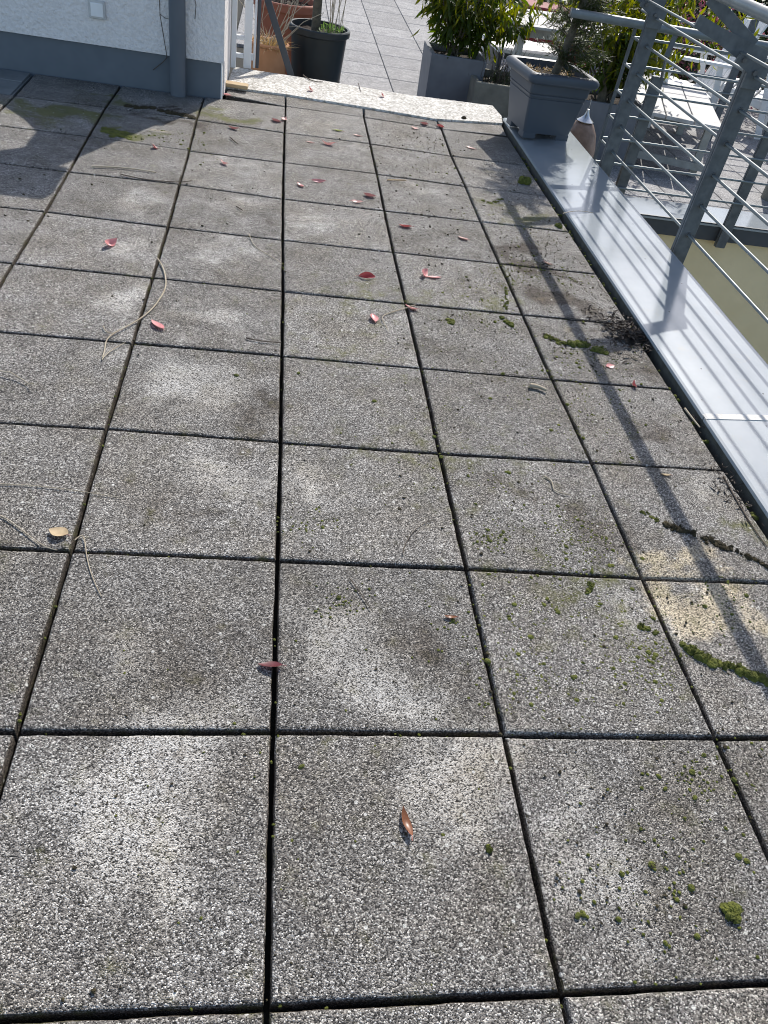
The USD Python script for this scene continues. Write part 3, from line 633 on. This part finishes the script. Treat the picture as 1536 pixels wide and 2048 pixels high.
# 5: black round pot, terracotta pots at the step
def round_pot(root, r0, r1, h, lip, mat, wall=.012, rimh=.03):
    prof = [(0.001, 0), (r0 - .006, 0), (r0, .006), (r1 - .012, h - rimh - .012), (r1 - .008, h - rimh - .006), (r1 + lip, h - rimh), (r1 + lip + .002, h - .008), (r1 + lip - .005, h), (r1 - wall, h - .002), (r1 - wall - .004, h - .06)]
    obj('pot_body', lathe(prof, 48), mat, root, smooth=35)
    s = trimesh.creation.cylinder(radius=r1 - wall - .004, height=.02, sections=32).subdivide().subdivide(); v = s.vertices.copy(); v[:, 2] += (meshkit.fbm(v * 40 + 9, 3) - .5) * .04; s.vertices = v; s.apply_translation((0, 0, h - .055)); obj('soil', s, m_soil, root)
bp = thing('black_plant_pot', 'large round black plastic plant pot beside the step stone', 'plant pot', (.236, 6.06, -.4))
round_pot(bp, .175, .226, .605, .008, m_black, rimh=.045)
bt = thing('young_tree', 'bare grey trunk with young leaves in the black pot', 'plant', (.236, 6.06, .15))
obj('trunk', tube([(-.03, .0, 0), (-.032, 0, .3), (-.02, 0, .8)], [.036, .034, .03], 10), m_bark, bt, smooth=True)
St = []
for k in range(12):
    a = rg.uniform(-.9, .9); p = np.array([.12 + rg.uniform(-.05, .05), rg.uniform(-.1, .14), 0]); q = p + [rg.normal(0, .04), rg.normal(0, .04), rg.uniform(.4, .8)]; St.append(tube([p, (p + q) / 2 + rg.normal(0, .012, 3), q], .0028, 5))
obj('canes', cat_(St), m_twig, bt)
L = Leaves()
for k in range(60): L.add(np.array([rg.uniform(-.02, .18), rg.uniform(-.17, .05), rg.uniform(0, .06)]), rg.normal(0, .7, 3) + [0, 0, .8], .05, .014, rg)
obj('foliage', L.mesh(), m_fresh, bt, kind='stuff')
tp = thing('terracotta_pot', 'pale terracotta cylinder pot with dry grass behind the white gate', 'plant pot', (-.135, 5.80, -.4))
round_pot(tp, .128, .142, .50, .004, m_terra, rimh=.02)
gs = thing('dry_grass', 'straw coloured dry grass and twigs in the pale terracotta pot', 'grass', (-.135, 5.80, .06))
L = Leaves()
for k in range(420):
    a = rg.uniform(0, 6.28); r = rg.uniform(0, .11); L.add(np.array([math.cos(a) * r, math.sin(a) * r, 0]), np.array([math.cos(a), math.sin(a), 0]) * rg.uniform(.2, 1.6) + [0, 0, rg.uniform(.1, 1)], rg.uniform(.05, .15), .004, rg, curl=-.2, n=4)
obj('blades', L.mesh(), m_straw, gs, kind='stuff')
St = []
for k in range(16):
    p = rg.normal(0, .05, 3) * [1, 1, 0]; q = p + np.array([rg.normal(.05, .14), rg.normal(0, .1), rg.uniform(.15, .55)]); St.append(tube([p, (p + q) / 2 + rg.normal(0, .04, 3), q, q + rg.normal(0, .05, 3)], [.003, .0025, .0018, .001], 5))
obj('twigs', cat_(St), m_twig, gs)
tb = thing('terracotta_pot', 'wide reddish terracotta pot behind the black pot', 'plant pot', (-.03, 6.65, -.4))
round_pot(tb, .20, .262, .655, .022, m_terra2, rimh=.055)
sh6 = thing('bare_twigs', 'thin bare twigs in the wide reddish terracotta pot', 'plant', (-.03, 6.65, .2))
St = []
for k in range(14):
    p = rg.normal(0, .08, 3) * [1, 1, 0]; q = p + np.array([rg.normal(0, .15), rg.normal(0, .1), rg.uniform(.3, .8)]); St.append(tube([p, (p + q) / 2 + rg.normal(0, .04, 3), q], [.005, .0035, .0015], 5))
obj('stems', cat_(St), m_twigd, sh6)

# amphora
am = thing('rusty_amphora', 'brown rounded garden lamp with bright metal cap beside the railing corner', 'garden lamp', (2.075, 4.865, -.3995))
am.GetAttribute('xformOp:translate'); UsdGeom.Xformable(am).AddScaleOp().Set(Gf.Vec3f(1.1, 1.1, 1.1))
obj('body', lathe([(.001, 0), (.06, 0), (.09, .05), (.115, .14), (.122, .22), (.115, .30), (.095, .38), (.062, .435), (.03, .452), (.001, .455)], 40), m_amph, am, smooth=40)
obj('cap', lathe([(.052, .448), (.054, .452), (.034, .466), (.018, .482), (.011, .50), (.008, .52), (.001, .522)], 32), m_cap, am, smooth=60)
obj('wire', tube([(0, 0, .52), (.004, 0, .55), (.0, .005, .575)], .002, 5), m_cap, am)

bo = thing('concrete_bollard', 'round brownish concrete post standing at the right edge behind the railing', 'bollard', (4.05, 5.35, -.4))
obj('shaft', lathe([(.001, 0), (.115, 0), (.115, .46), (.105, .475), (.001, .48)], 28), m_rough, bo, smooth=40)
obj('cap', lathe([(.001, .4805), (.122, .4805), (.122, .505), (.001, .515)], 28), m_stone, bo, smooth=40)

# ================================================================ FURNITURE ON THE LOWER TERRACE
ta = thing('garden_table', 'white slatted garden table behind the drooping shrub', 'table', (2.62, 7.42, -.4), 12)
for k in range(7):
    obj('slat', rbox(0, -.38 + k * .127, .70, 1.45, .118, .022, .003), m_wwood, ta)
for sx in (-.66, .66):
    for sy in (-.34, .34):
        obj('leg', box(sx - .03, sx + .03, sy - .03, sy + .03, 0, .685, .003), m_wwood, ta)
for sy in (-.34, .34): obj('apron', box(-.628, .628, sy - .012, sy + .012, .61, .687), m_wwood, ta)
for sx in (-.66, .66): obj('apron', box(sx - .012, sx + .012, -.308, .308, .611, .687), m_wwood, ta)
be = thing('low_bench', 'low white bench board underneath the slatted table', 'bench', (2.30, 7.72, -.4), 4)
obj('seat', rbox(0, 0, .40, .70, .62, .03, .004), m_white, be)
for sx in (-.3, .3): obj('leg', box(sx - .02, sx + .02, -.27, .27, 0, .384), m_fascia, be)
obj('rail', box(-.27, .27, -.305, -.285, .335, .384), m_fascia, be)
tbl = thing('lounge_table', 'low pale plank table seen between the railing posts', 'table', (3.40, 6.45, -.4), -17)
for k in range(3):
    obj('plank', rbox(-.235 + k * .235, 0, .40, .225, 1.5, .028, .003), m_wwood, tbl)
for sx in (-.26, .26):
    for sy in (-.68, .68): obj('leg', box(sx - .03, sx + .03, sy - .03, sy + .03, 0, .384), m_gwood, tbl)
obj('stretcher', box(-.33, .33, -.755, -.711, .06, .115), m_gwood, tbl)
obj('stretcher', box(-.33, .33, .711, .755, .06, .115), m_gwood, tbl)
def armchair(loc, rot, label):
    c = thing('garden_armchair', label, 'armchair', loc, rot, None)
    for sx in (-.29, .29):
        obj('leg', bar((sx, -.28, 0), (sx, -.25, .60), .035, .06, up=(0, 1, 0)), m_white, c)
        obj('leg', bar((sx, .34, 0), (sx, .20, .62), .035, .06, up=(0, 1, 0)), m_white, c)
        obj('armrest', rbox(sx, -.03, .63, .085, .66, .025, .004), m_white, c)
        obj('side_rail', bar((sx * .93, -.27, .36), (sx * .93, .33, .28), .022, .07), m_white, c)
    for k in range(5): obj('seat_slat', bar((-.265, -.26 + k * .115, .395 - k * .014), (.265, -.26 + k * .115, .395 - k * .014), .095, .018), m_white, c)
    for k in range(5): obj('back_slat', bar((-.23 + k * .115, .25, .36), (-.24 + k * .12, .48, 1.0), .09, .018, up=(0, -1, .3)), m_white, c)
    obj('back_rail', bar((-.27, .40, .82), (.27, .40, .82), .02, .06, up=(0, .3, 1)), m_white, c)
    return c
armchair((3.85, 7.35, -.4), 262, 'white wooden garden armchair nearest behind the railing')
armchair((4.7, 7.7, -.4), 235, 'white wooden garden armchair farther off by the hedge')
rb = thing('red_crate', 'dark red box behind the slatted garden table', 'box', (2.95, 8.9, -.4))
obj('box_body', rbox(0, 0, .3, .8, .4, .6, .01), m_red, rb); obj('lid', rbox(0, 0, .615, .84, .44, .03, .006), m_red, rb)

# hedge and blossoms
def bush(name, c, s, n, mat, label, cat, leaf=.07, rgs=3, extra=None):
    g = np.random.default_rng(rgs); root = thing(name, label, cat); Ls = Leaves(); Lx = Leaves(); St = []
    cl = [np.array(c) + g.normal(0, .5, 3) * s for k in range(26)]
    for q in cl: St.append(tube([(c[0] + g.normal(0, .1) * s[0], c[1] + g.normal(0, .1) * s[1], c[2] - s[2] * .95), (np.array(c) + q) / 2 - [0, 0, s[2] * .2], q], [.018, .01, .004], 5))
    for k in range(n):
        q = cl[g.integers(26)]; p = q + g.normal(0, .2, 3) * s
        (Lx if extra and g.random() < .35 else Ls).add(p, g.normal(0, 1, 3), leaf * g.uniform(.6, 1.3), leaf * .45, g, n=3)
    obj('branches', cat_(St), m_bark, root); obj('foliage', Ls.mesh(), mat, root, kind='stuff')
    if extra: obj('blossom', Lx.mesh(), extra, root, kind='stuff')
bush('flowering_bush', (4.6, 9.0, .15), (.9, .5, .7), 5200, m_hedge, 'bush with pink blossom behind the white armchairs', 'bush', .06, 3, m_bloom)
bush('flowering_bush', (5.9, 8.3, .1), (.7, .6, .7), 4200, m_hedge, 'pink blossomed bush at the right behind the railing', 'bush', .06, 4, m_bloom)
bush('dark_bush', (5.6, 6.6, -.15), (.4, .55, .4), 3600, m_hedge, 'dark green bush beside the low plank table', 'bush', .07, 5)
bush('dark_bush', (3.6, 10.2, .2), (.9, .4, .8), 4600, m_hedge, 'dark green bush behind the slatted table', 'bush', .08, 6)
bush('hedge', (6.5, 11.5, .4), (2.6, .7, 1.3), 7000, m_hedge, 'tall dark hedge at the far edge of the lower terrace', 'hedge', .13, 7)

# ================================================================ MOSS, LEAVES AND LITTER ON THE SLABS
def clump(r, h, g, sub=2):
    s = trimesh.creation.icosphere(subdivisions=sub, radius=1.0); v = s.vertices.copy()
    n = meshkit.fbm(v * 2.2 + g.uniform(0, 50, 3), 3); v *= (0.65 + .7 * n)[:, None]
    v[:, 2] = np.maximum(v[:, 2], -.25); v *= [r, r * g.uniform(.6, 1.2), h]
    s.vertices = v; s.apply_transform(trimesh.transformations.rotation_matrix(g.uniform(0, 6.28), (0, 0, 1))); return s
def spikes(P, g, n, hgt):
    Ls = Leaves()
    for k in range(n):
        p = P[g.integers(len(P))]; Ls.add(p, g.normal(0, .5, 3) + [0, 0, 1], hgt * g.uniform(.5, 1.3), .0022, g, n=3)
    return Ls.mesh()
g = np.random.default_rng(21)
def cushion(name, px, py, r, h, label, mat=m_moss):
    p = at(px, py); P = cat_([clump(r * g.uniform(.35, .7), h * g.uniform(.6, 1.1), g, 3).apply_translation((g.normal(0, r * .35), g.normal(0, r * .35), h * .2)) for k in range(7)])
    t = cat_([P, spikes(P.vertices[P.vertices[:, 2] > 0], g, 160, min(.008, h * .5))]); t.apply_translation(p + [0, 0, .001])
    obj(name, t, mat, None, label=label, cat='moss')
cushion('moss_cushion', 1047, 366, .034, .034, 'round upright ball of moss near the slate pot by the parapet')
cushion('moss_cushion', 1117, 454, .02, .015, 'small moss cushion at a joint beside the parapet edge')
cushion('moss_cushion', 1470, 1832, .018, .008, 'flat olive moss patch alone on the bottom right slab')
cushion('moss_cushion', 978, 1698, .008, .006, 'tiny moss tuft on the slab right of the curled brown leaf')
cushion('moss_cushion', 928, 241, .022, .022, 'dark dry moss lump at the front edge of the step stone', m_mossd)
def strip(px, rad, h, label, dens=26, mat=m_moss):
    P = np.array([at(*q) for q in px]); seg = []
    for k in range(dens):
        t = g.uniform(0, len(P) - 1.001); i = int(t); q = P[i] + (P[i + 1] - P[i]) * (t - i) + np.r_[g.normal(0, rad * .5, 2), 0]
        seg.append(clump(rad * g.uniform(.4, 1.1), h * g.uniform(.5, 1.1), g, 2).apply_translation(q))
    c = cat_(seg); t = cat_([c, spikes(c.vertices[c.vertices[:, 2] > .001], g, dens * 14, h * .6)])
    obj('moss_strip', t, mat, None, label=label, cat='moss')
strip([(1130, 688), (1165, 690), (1195, 700), (1215, 708)], .016, .014, 'bright green moss ridge beside the dry leaf pile')
strip([(1090, 672), (1110, 682), (1130, 690)], .012, .008, 'small moss bits leading into the bright ridge')
strip([(1000, 634), (1015, 645), (1030, 655)], .012, .008, 'short moss strip left of the joint by the leaf pile', 14)
strip([(1012, 575), (1010, 600), (1012, 618)], .011, .006, 'thin vertical moss row along the slab edge', 16, )
strip([(1330, 1052), (1360, 1060), (1400, 1075), (1440, 1092), (1490, 1112), (1530, 1130)], .012, .011, 'long dark moss line across the right hand slab', 44, m_mossd)
strip([(1280, 1024), (1295, 1030), (1312, 1042)], .009, .007, 'broken moss bits at the start of the long dark line', 10)
strip([(1372, 1290), (1400, 1315), (1430, 1325), (1470, 1340), (1505, 1352), (1536, 1362)], .013, .012, 'thick green moss line at the right edge of the photo', 46)
strip([(1278, 1250), (1295, 1260), (1312, 1268)], .010, .007, 'moss tuft beside the joint near the tan stain', 12)
strip([(1180, 1160), (1184, 1175), (1178, 1182)], .009, .007, 'small moss tuft just below a slab joint', 9)
strip([(900, 640), (905, 648)], .012, .006, 'pale green moss tuft on the middle slab', 8)
strip([(210, 258), (235, 268), (262, 276)], .03, .008, 'mossy crust in the shade near the house', 22)
strip([(250, 213), (300, 217), (350, 227), (385, 236)], .022, .010, 'dark soil and moss ridge in the house shade', 40, m_mossd)
strip([(965, 402), (985, 408), (1005, 398)], .012, .007, 'loose moss crumbs right of the last joint', 14)

# countless tiny moss bits and dirt crumbs
bits, dirt = [], []
C = [(990, 420, 60, 30, 30), (1080, 470, 50, 40, 20), (1040, 540, 60, 20, 45), (1120, 560, 60, 20, 20), (960, 600, 70, 40, 30), (1150, 720, 90, 40, 30), (1200, 820, 90, 80, 30), (1170, 1080, 60, 50, 40), (1000, 1000, 90, 80, 16), (1080, 1250, 150, 90, 60),
     (1310, 1330, 40, 60, 34), (1240, 1310, 60, 60, 20), (1060, 1380, 90, 40, 26), (1400, 1560, 80, 50, 16), (1300, 1750, 160, 150, 26), (1000, 780, 130, 70, 16), (760, 760, 200, 130, 12), (620, 1050, 60, 30, 10), (680, 1200, 50, 30, 10), (980, 1080, 30, 20, 12), (860, 900, 140, 70, 10), (320, 270, 60, 14, 20), (390, 290, 40, 30, 14), (900, 300, 60, 40, 20), (520, 1550, 500, 300, 8), (1450, 1200, 60, 60, 14), (1190, 1175, 80, 50, 16)]
for cx, cy, sx, sy, n in C:
    for k in range(int(n * 5)):
        a, b = g.normal(cx, sx * .7), g.normal(cy, sy * .7); p = at(a, b)
        if p[0] > 1.46 or p[1] > 4.7: continue
        r = g.uniform(.0012, .0040) + .004 * (g.random() < .07); bits.append(clump(r, r * .7, g, 1).apply_translation(p))
for (i, j) in list(JP)[:]:
    for k in range(5):
        q = JP[(i, j)]; 
        if g.random() < .5: p = np.r_[q[0] + g.normal(0, .003), q[1] + g.uniform(-.25, .25), -.006]
        else: p = np.r_[q[0] + g.uniform(-.25, .25), q[1] + g.normal(0, .003), -.008]
        r = g.uniform(.002, .0045); bits.append(clump(r, r * .8, g, 1).apply_translation(p))
for k in range(60):
    p = np.r_[1.487 + g.normal(0, .006), g.uniform(.6, 4.4), -.012]; r = g.uniform(.004, .011); bits.append(clump(r, r * .8, g, 1).apply_translation(p))
obj('moss_bits', cat_(bits), m_moss, None, label='scattered green moss crumbs over the right hand slabs', cat='moss', kind='stuff')
for k in range(4200):
    if k < 2600: p = np.r_[g.uniform(.45, 1.46), g.uniform(-.4, 4.4), 0]
    elif k < 3200: p = np.r_[g.normal(1.25, .14), g.normal(2.45, .35), 0]
    else: p = np.r_[g.uniform(-1.4, 1.4), g.uniform(-.5, 4.4), 0]
    if p[0] > 1.47: continue
    r = (g.uniform(.0009, .003) + .0025 * (g.random() < .08)) * (1.15 if p[1] > 2.2 else 1); s = trimesh.creation.icosphere(subdivisions=0, radius=r); v = s.vertices * g.uniform(.5, 1.4, (len(s.vertices), 1)); s.vertices = v * [1, 1, .7]; s.apply_translation(p + [0, 0, r * .3]); dirt.append(s)
obj('dirt_crumbs', cat_(dirt), m_mossd, None, label='fine dark soil crumbs strewn over the slabs', cat='dirt', kind='stuff')
# dry leaf pile against the parapet
L = Leaves(); pc_ = at(1245, 668)
for k in range(330):
    s_ = g.normal(0, 1, 2) * [.045, .075]
    L.add(np.r_[np.minimum(pc_[0] + s_[0] + .02, 1.49), pc_[1] + s_[1], abs(g.normal(0, .008)) + .002], g.normal(0, 1, 3) * [1, 1, .12], g.uniform(.015, .045), g.uniform(.005, .014), g, curl=g.uniform(-.3, .4), fold=.5)
for px, py, n, sp in ((1440, 955, 50, .03), (1480, 1010, 40, .035), (1395, 850, 14, .02), (1180, 625, 30, .03), (1115, 690, 26, .03), (1065, 520, 20, .05), (1190, 690, 34, .05)):
    q = at(px, py)
    for k in range(n): L.add(np.r_[min(q[0] + g.normal(0, sp), 1.488), q[1] + g.normal(0, sp * 1.6), .003], g.normal(0, 1, 3) * [1, 1, .3], g.uniform(.008, .03), g.uniform(.003, .008), g, curl=g.uniform(-.3, .4), fold=.5)
obj('leaf_litter', L.mesh(), m_litter, None, label='dark dry leaf litter heaped against the parapet coping', cat='leaf litter', kind='stuff')

# ---- fallen leaves, one by one
def leaf_mat(name, face, back, rough=.35):
    n = {'g': ('geometry', {}), 'n': ('noise_texture', {'scale': 90, 'detail': 4}), 'r': ('rgb_ramp', {'ramp': [(0.3, tuple(c * .7 for c in face)), (0.7, face)]}), 'x': ('mix_color', {'b': back}),
         'p': ('principled_bsdf', {'roughness': rough}), 't': ('translucent_bsdf', {'color': back}), 'm': ('mix_closure', {'fac': .18})}
    return M(name, n, [('g.position', 'n.vector'), ('n.fac', 'r.fac'), ('r.color', 'x.a'), ('g.backfacing', 'x.fac'), ('x.result', 'p.base_color'), ('p.BSDF', 'm.closure1'), ('t.BSDF', 'm.closure2')], surface='m.closure')
LM = {'pink': leaf_mat('pink_leaf', (.78, .30, .30), (.78, .40, .38)), 'pale': leaf_mat('pale_pink_leaf', (.66, .36, .32), (.7, .45, .4)), 'red': leaf_mat('red_leaf', (.38, .012, .022), (.55, .14, .14)), 'plum': leaf_mat('plum_leaf', (.13, .02, .028), (.45, .2, .2)),
      'brown': leaf_mat('brown_leaf', (.28, .11, .05), (.4, .24, .17)), 'beige': leaf_mat('beige_leaf', (.6, .46, .28), (.5, .36, .22), .7), 'green': leaf_mat('lime_leaf', (.3, .36, .03), (.3, .33, .06)), 'stick': m_twig}
vein_m = simple('leaf_vein', (.55, .22, .18), (.6, .3, .25), scale=40)
def fallen(px, py, L_, W_, ang, col, label, curl=.15, fold=.5, roll=0., z=0.):
    p = at(px, py, z); v, f = leaf_blade(L_, W_, curl, fold, 11)
    v[:, 0] -= L_ / 2
    v[:, 2] += (meshkit.noise(v * 60 + px) - .5) * .004
    c, s = math.cos(roll), math.sin(roll); v = np.stack([v[:, 0], v[:, 1] * c - v[:, 2] * s, v[:, 1] * s + v[:, 2] * c], 1)
    v[:, 2] -= v[:, 2].min() - .0012
    a = math.radians(ang); R = np.array([[math.cos(a), -math.sin(a), 0], [math.sin(a), math.cos(a), 0], [0, 0, 1]])
    t = thing('fallen_leaf', label, 'leaf', p)
    obj('blade', trimesh.Trimesh(v @ R.T, f, process=False), LM[col], t, smooth=True)
    mid = v[1::3]; e = mid[0] + [-L_ * .16, .002, -.0003]; e[2] = max(e[2], .0012)
    obj('stalk', tube(np.vstack([e, mid[:3] + [0, 0, .0006]]) @ R.T, [.0009, .0008, .0007, .0005], 4), vein_m, t)
FL = [
 (540, 1335, .046, .024, 178, 'plum', 'plum red leaf lying across the joint left of centre', .12, .5, .5), (808, 1648, .052, .016, 100, 'brown', 'curled brown leaf on the lower middle slab', .2, .9, .4),
 (117, 1069, .042, .036, 160, 'beige', 'crumpled beige leaf near the left joint', .15, .35, .2), (314, 652, .062, .03, 128, 'pink', 'large pinkish red leaf beside the tendril', .1, .45, .3),
 (747, 638, .055, .028, 95, 'pink', 'upright pink leaf left of the curved pale stalk', .06, .5, .2), (735, 557, .062, .022, 5, 'red', 'arched bright red leaf with shadow under it', -.25, .5, .9),
 (846, 550, .062, .03, 70, 'pink', 'raised pink leaf, upper one of a touching pair', .2, .6, .7), (868, 556, .056, .022, 8, 'pink', 'flat pink leaf, lower one of a touching pair', .08, .4, -.2),
 (822, 618, .052, .022, 150, 'pink', 'pink leaf over the joint corner right of centre', .15, .5, .4), (219, 490, .058, .03, 60, 'pink', 'pink curled leaf alone on the left slab', .35, .6, .5),
 (600, 372, .048, .024, 120, 'pink', 'small pink leaf beside the centre joint', .15, .5, .3), (637, 364, .065, .018, 15, 'pink', 'thin salmon leaf right of a small pink one', .15, .7, .5),
 (738, 394, .056, .03, 160, 'plum', 'dark red leaf above a pale pink one', .12, .5, .6), (714, 405, .052, .02, 5, 'pale', 'pale pink leaf below a dark red one', .1, .4, .2),
 (810, 454, .055, .028, 172, 'red', 'shiny crimson leaf on the right of the middle row', .08, .45, .4), (926, 478, .045, .028, 150, 'pale', 'pale pink leaf left of the shadow band', .1, .3, .2),
 (1093, 527, .045, .018, 130, 'pale', 'pale pink leaf within the dirty slab by the parapet', .15, .5, .3), (1220, 733, .034, .022, 20, 'pink', 'oval pink leaf near the dry leaf pile', .1, .3, .2),
 (1264, 771, .036, .02, 80, 'red', 'small red leaf standing in the joint by the parapet', .25, .7, .9), (655, 290, .07, .026, 160, 'pink', 'salmon leaf curled on the upper centre slab', .25, .6, .4),
 (714, 272, .045, .022, 165, 'pale', 'faint pink leaf right of the lime green one', .06, .3, .2), (552, 243, .055, .04, 150, 'plum', 'dark plum leaf left of the centre joint', .1, .4, .4),
 (568, 240, .05, .03, 70, 'pale', 'pale leaf touching the plum one on the joint', .2, .4, .2), (465, 258, .06, .022, 150, 'plum', 'narrow dark red leaf near the algae ring', .2, .7, .5),
 (674, 262, .06, .02, 172, 'green', 'yellow green leaf on the upper slab', .06, .4, .2), (829, 257, .034, .04, 90, 'pale', 'pale pink round leaf below the step stone', .06, .3, .1),
 (848, 249, .045, .034, 165, 'plum', 'dark red leaf at the joint below the step stone', .1, .5, .4), (880, 254, .045, .034, 150, 'red', 'red leaf at the last joint below the step stone', .1, .5, .5),
 (941, 297, .055, .024, 150, 'pale', 'pale leaf among moss bits near the pot shadow', .08, .3, .1), (447, 328, .05, .02, 130, 'pink', 'thin pink leaf on the slab below the algae ring', .2, .7, .4),
 (308, 297, .035, .03, 110, 'red', 'small dark red leaf near the house shadow edge', .2, .6, .7), (619, 181, .04, .035, 100, 'red', 'red leaf standing on the step stone beside the black pot', .2, .6, .8),
 (763, 193, .04, .032, 90, 'red', 'red leaf on the right half of the step stone', .2, .6, .8), (452, 191, .05, .03, 175, 'pink', 'pink leaf by the foot of the house corner', .06, .4, .1),
 (619, 285, .04, .02, 170, 'pale', 'tiny pale pink leaf left of the salmon one', .05, .3, .1), (747, 220, .03, .02, 20, 'beige', 'orange beige scrap just below the step stone', .05, .3, .1),
 (900, 1237, .028, .01, 172, 'brown', 'little dark brown leaf on the mid right slab', .2, .8, .3), (1330, 952, .03, .012, 170, 'beige', 'small pale dry scrap in the shadow band', .2, .8, .3),
 (885, 239, .03, .03, 160, 'pale', 'faint pink leaf against the step stone edge', .05, .3, .1)]
for q in FL: fallen(q[0], q[1], q[2] * 1.18, q[3] * 1.2, *q[4:], z=.013 if 'on the right half of the step' in q[6] or 'standing on the step' in q[6] else 0.)

# ---- twigs and tendrils
def twig(pxs, r, mat, label, z=.003, cat='twig', lift=0.0):
    P = np.array([at(*q) for q in pxs]); 
    if len(P) > 2:
        t = np.linspace(0, len(P) - 1, len(P) * 5); from_ = np.arange(len(P))
        from scipy.interpolate import CubicSpline
        P = CubicSpline(from_, P, axis=0)(t)
    P[:, 2] += z + r + lift * np.abs(meshkit.noise(np.c_[np.arange(len(P)) * .35, P[:, :2] * 0 + pxs[0][0]]))
    obj('twig', tube(P, np.linspace(r, r * .6, len(P)), 6), mat, None, smooth=True, label=label, cat=cat)
twig([(315, 520), (328, 545), (331, 575), (320, 600), (300, 625), (265, 650), (225, 672), (211, 692), (205, 718)], .0034, m_twig, 'long pale tendril curving over the left joint', cat='tendril')
twig([(207, 655), (215, 666), (230, 669)], .002, m_twig, 'short hooked offshoot left of the long pale tendril', cat='tendril')
twig([(204, 722), (220, 706), (250, 688)], .002, m_twig, 'thin stalk at the lower end of the long tendril', cat='tendril')
twig([(-4, 1033), (25, 1048), (60, 1075), (88, 1094), (115, 1103)], .0018, m_twig, 'pale stalk left of the crumpled beige leaf')
twig([(150, 1083), (168, 1079), (173, 1110), (183, 1150), (203, 1195)], .0017, m_twig, 'pale stalk hanging from the left joint below the beige leaf')
twig([(-4, 751), (25, 754), (52, 768), (70, 780)], .002, m_twig, 'bowed pale stalk at the left edge of the photo', lift=.02)
twig([(700, 1160), (720, 1188), (742, 1222)], .0016, m_twigd, 'short dark twig on the centre slab above the white patch')
twig([(492, 678), (520, 684), (563, 688)], .0026, m_twigd, 'dark twig left of the centre joint')
twig([(184, 336), (250, 339), (313, 348)], .0042, m_twig, 'straight brown reed near the house shadow')
twig([(240, 350), (300, 362), (355, 366), (385, 362)], .0025, m_twigd, 'thin dark reed just below the straight brown one')
twig([(830, 612), (795, 623), (768, 633), (766, 645), (776, 664)], .0022, m_twig, 'curved pale stalk right of the upright pink leaf')
twig([(-4, 971), (90, 976), (175, 987), (240, 997)], .0014, m_twig, 'long thin straw across the left slab')
twig([(498, 470), (510, 494), (530, 508), (565, 530)], .0018, m_twig, 'thin pale stalk near the centre joint')
twig([(1058, 776), (1075, 779), (1091, 786)], .0085, m_twig, 'thick pale brown stick piece beside a moss tuft')
twig([(473, 415), (485, 423)], .003, m_twigd, 'tiny dark twig on the slab left of the centre joint')
twig([(460, 277), (475, 290)], .004, m_twigd, 'short dark twig below the algae ring')
twig([(775, 362), (812, 363)], .004, m_straw, 'pale straw piece on the upper middle slab')
twig([(1088, 955), (1104, 970), (1108, 982), (1140, 992)], .0022, m_twig, 'bent pale straw on the slab by the second joint from the parapet')
twig([(805, 1112), (815, 1082), (838, 1055), (868, 1044)], .0015, m_twigd, 'thin dark forked twig on the middle slab')
twig([(606, 156), (625, 167), (645, 169)], .004, m_twigd, 'dark twig on the step stone below the black pot', z=.014)
twig([(716, 172), (721, 188)], .003, m_twigd, 'short twig on the middle of the step stone', z=.014)
twig([(1120, 447), (1150, 442), (1180, 446)], .002, m_twig, 'fine stalk lying across the coping edge', z=.052)
twig([(1446, 955), (1470, 1000), (1500, 1050), (1532, 1096)], .003, m_twigd, 'long dark stem in the gutter beside the coping')
twig([(1368, 820), (1382, 838), (1398, 858)], .004, m_twig, 'short brown stalk in the gutter beside the coping seam')
twig([(1345, 600), (1345, 601)] if False else [(1196, 565), (1203, 580), (1216, 590)], .0016, m_twigd, 'hair thin dark stem beside the dry leaf pile')
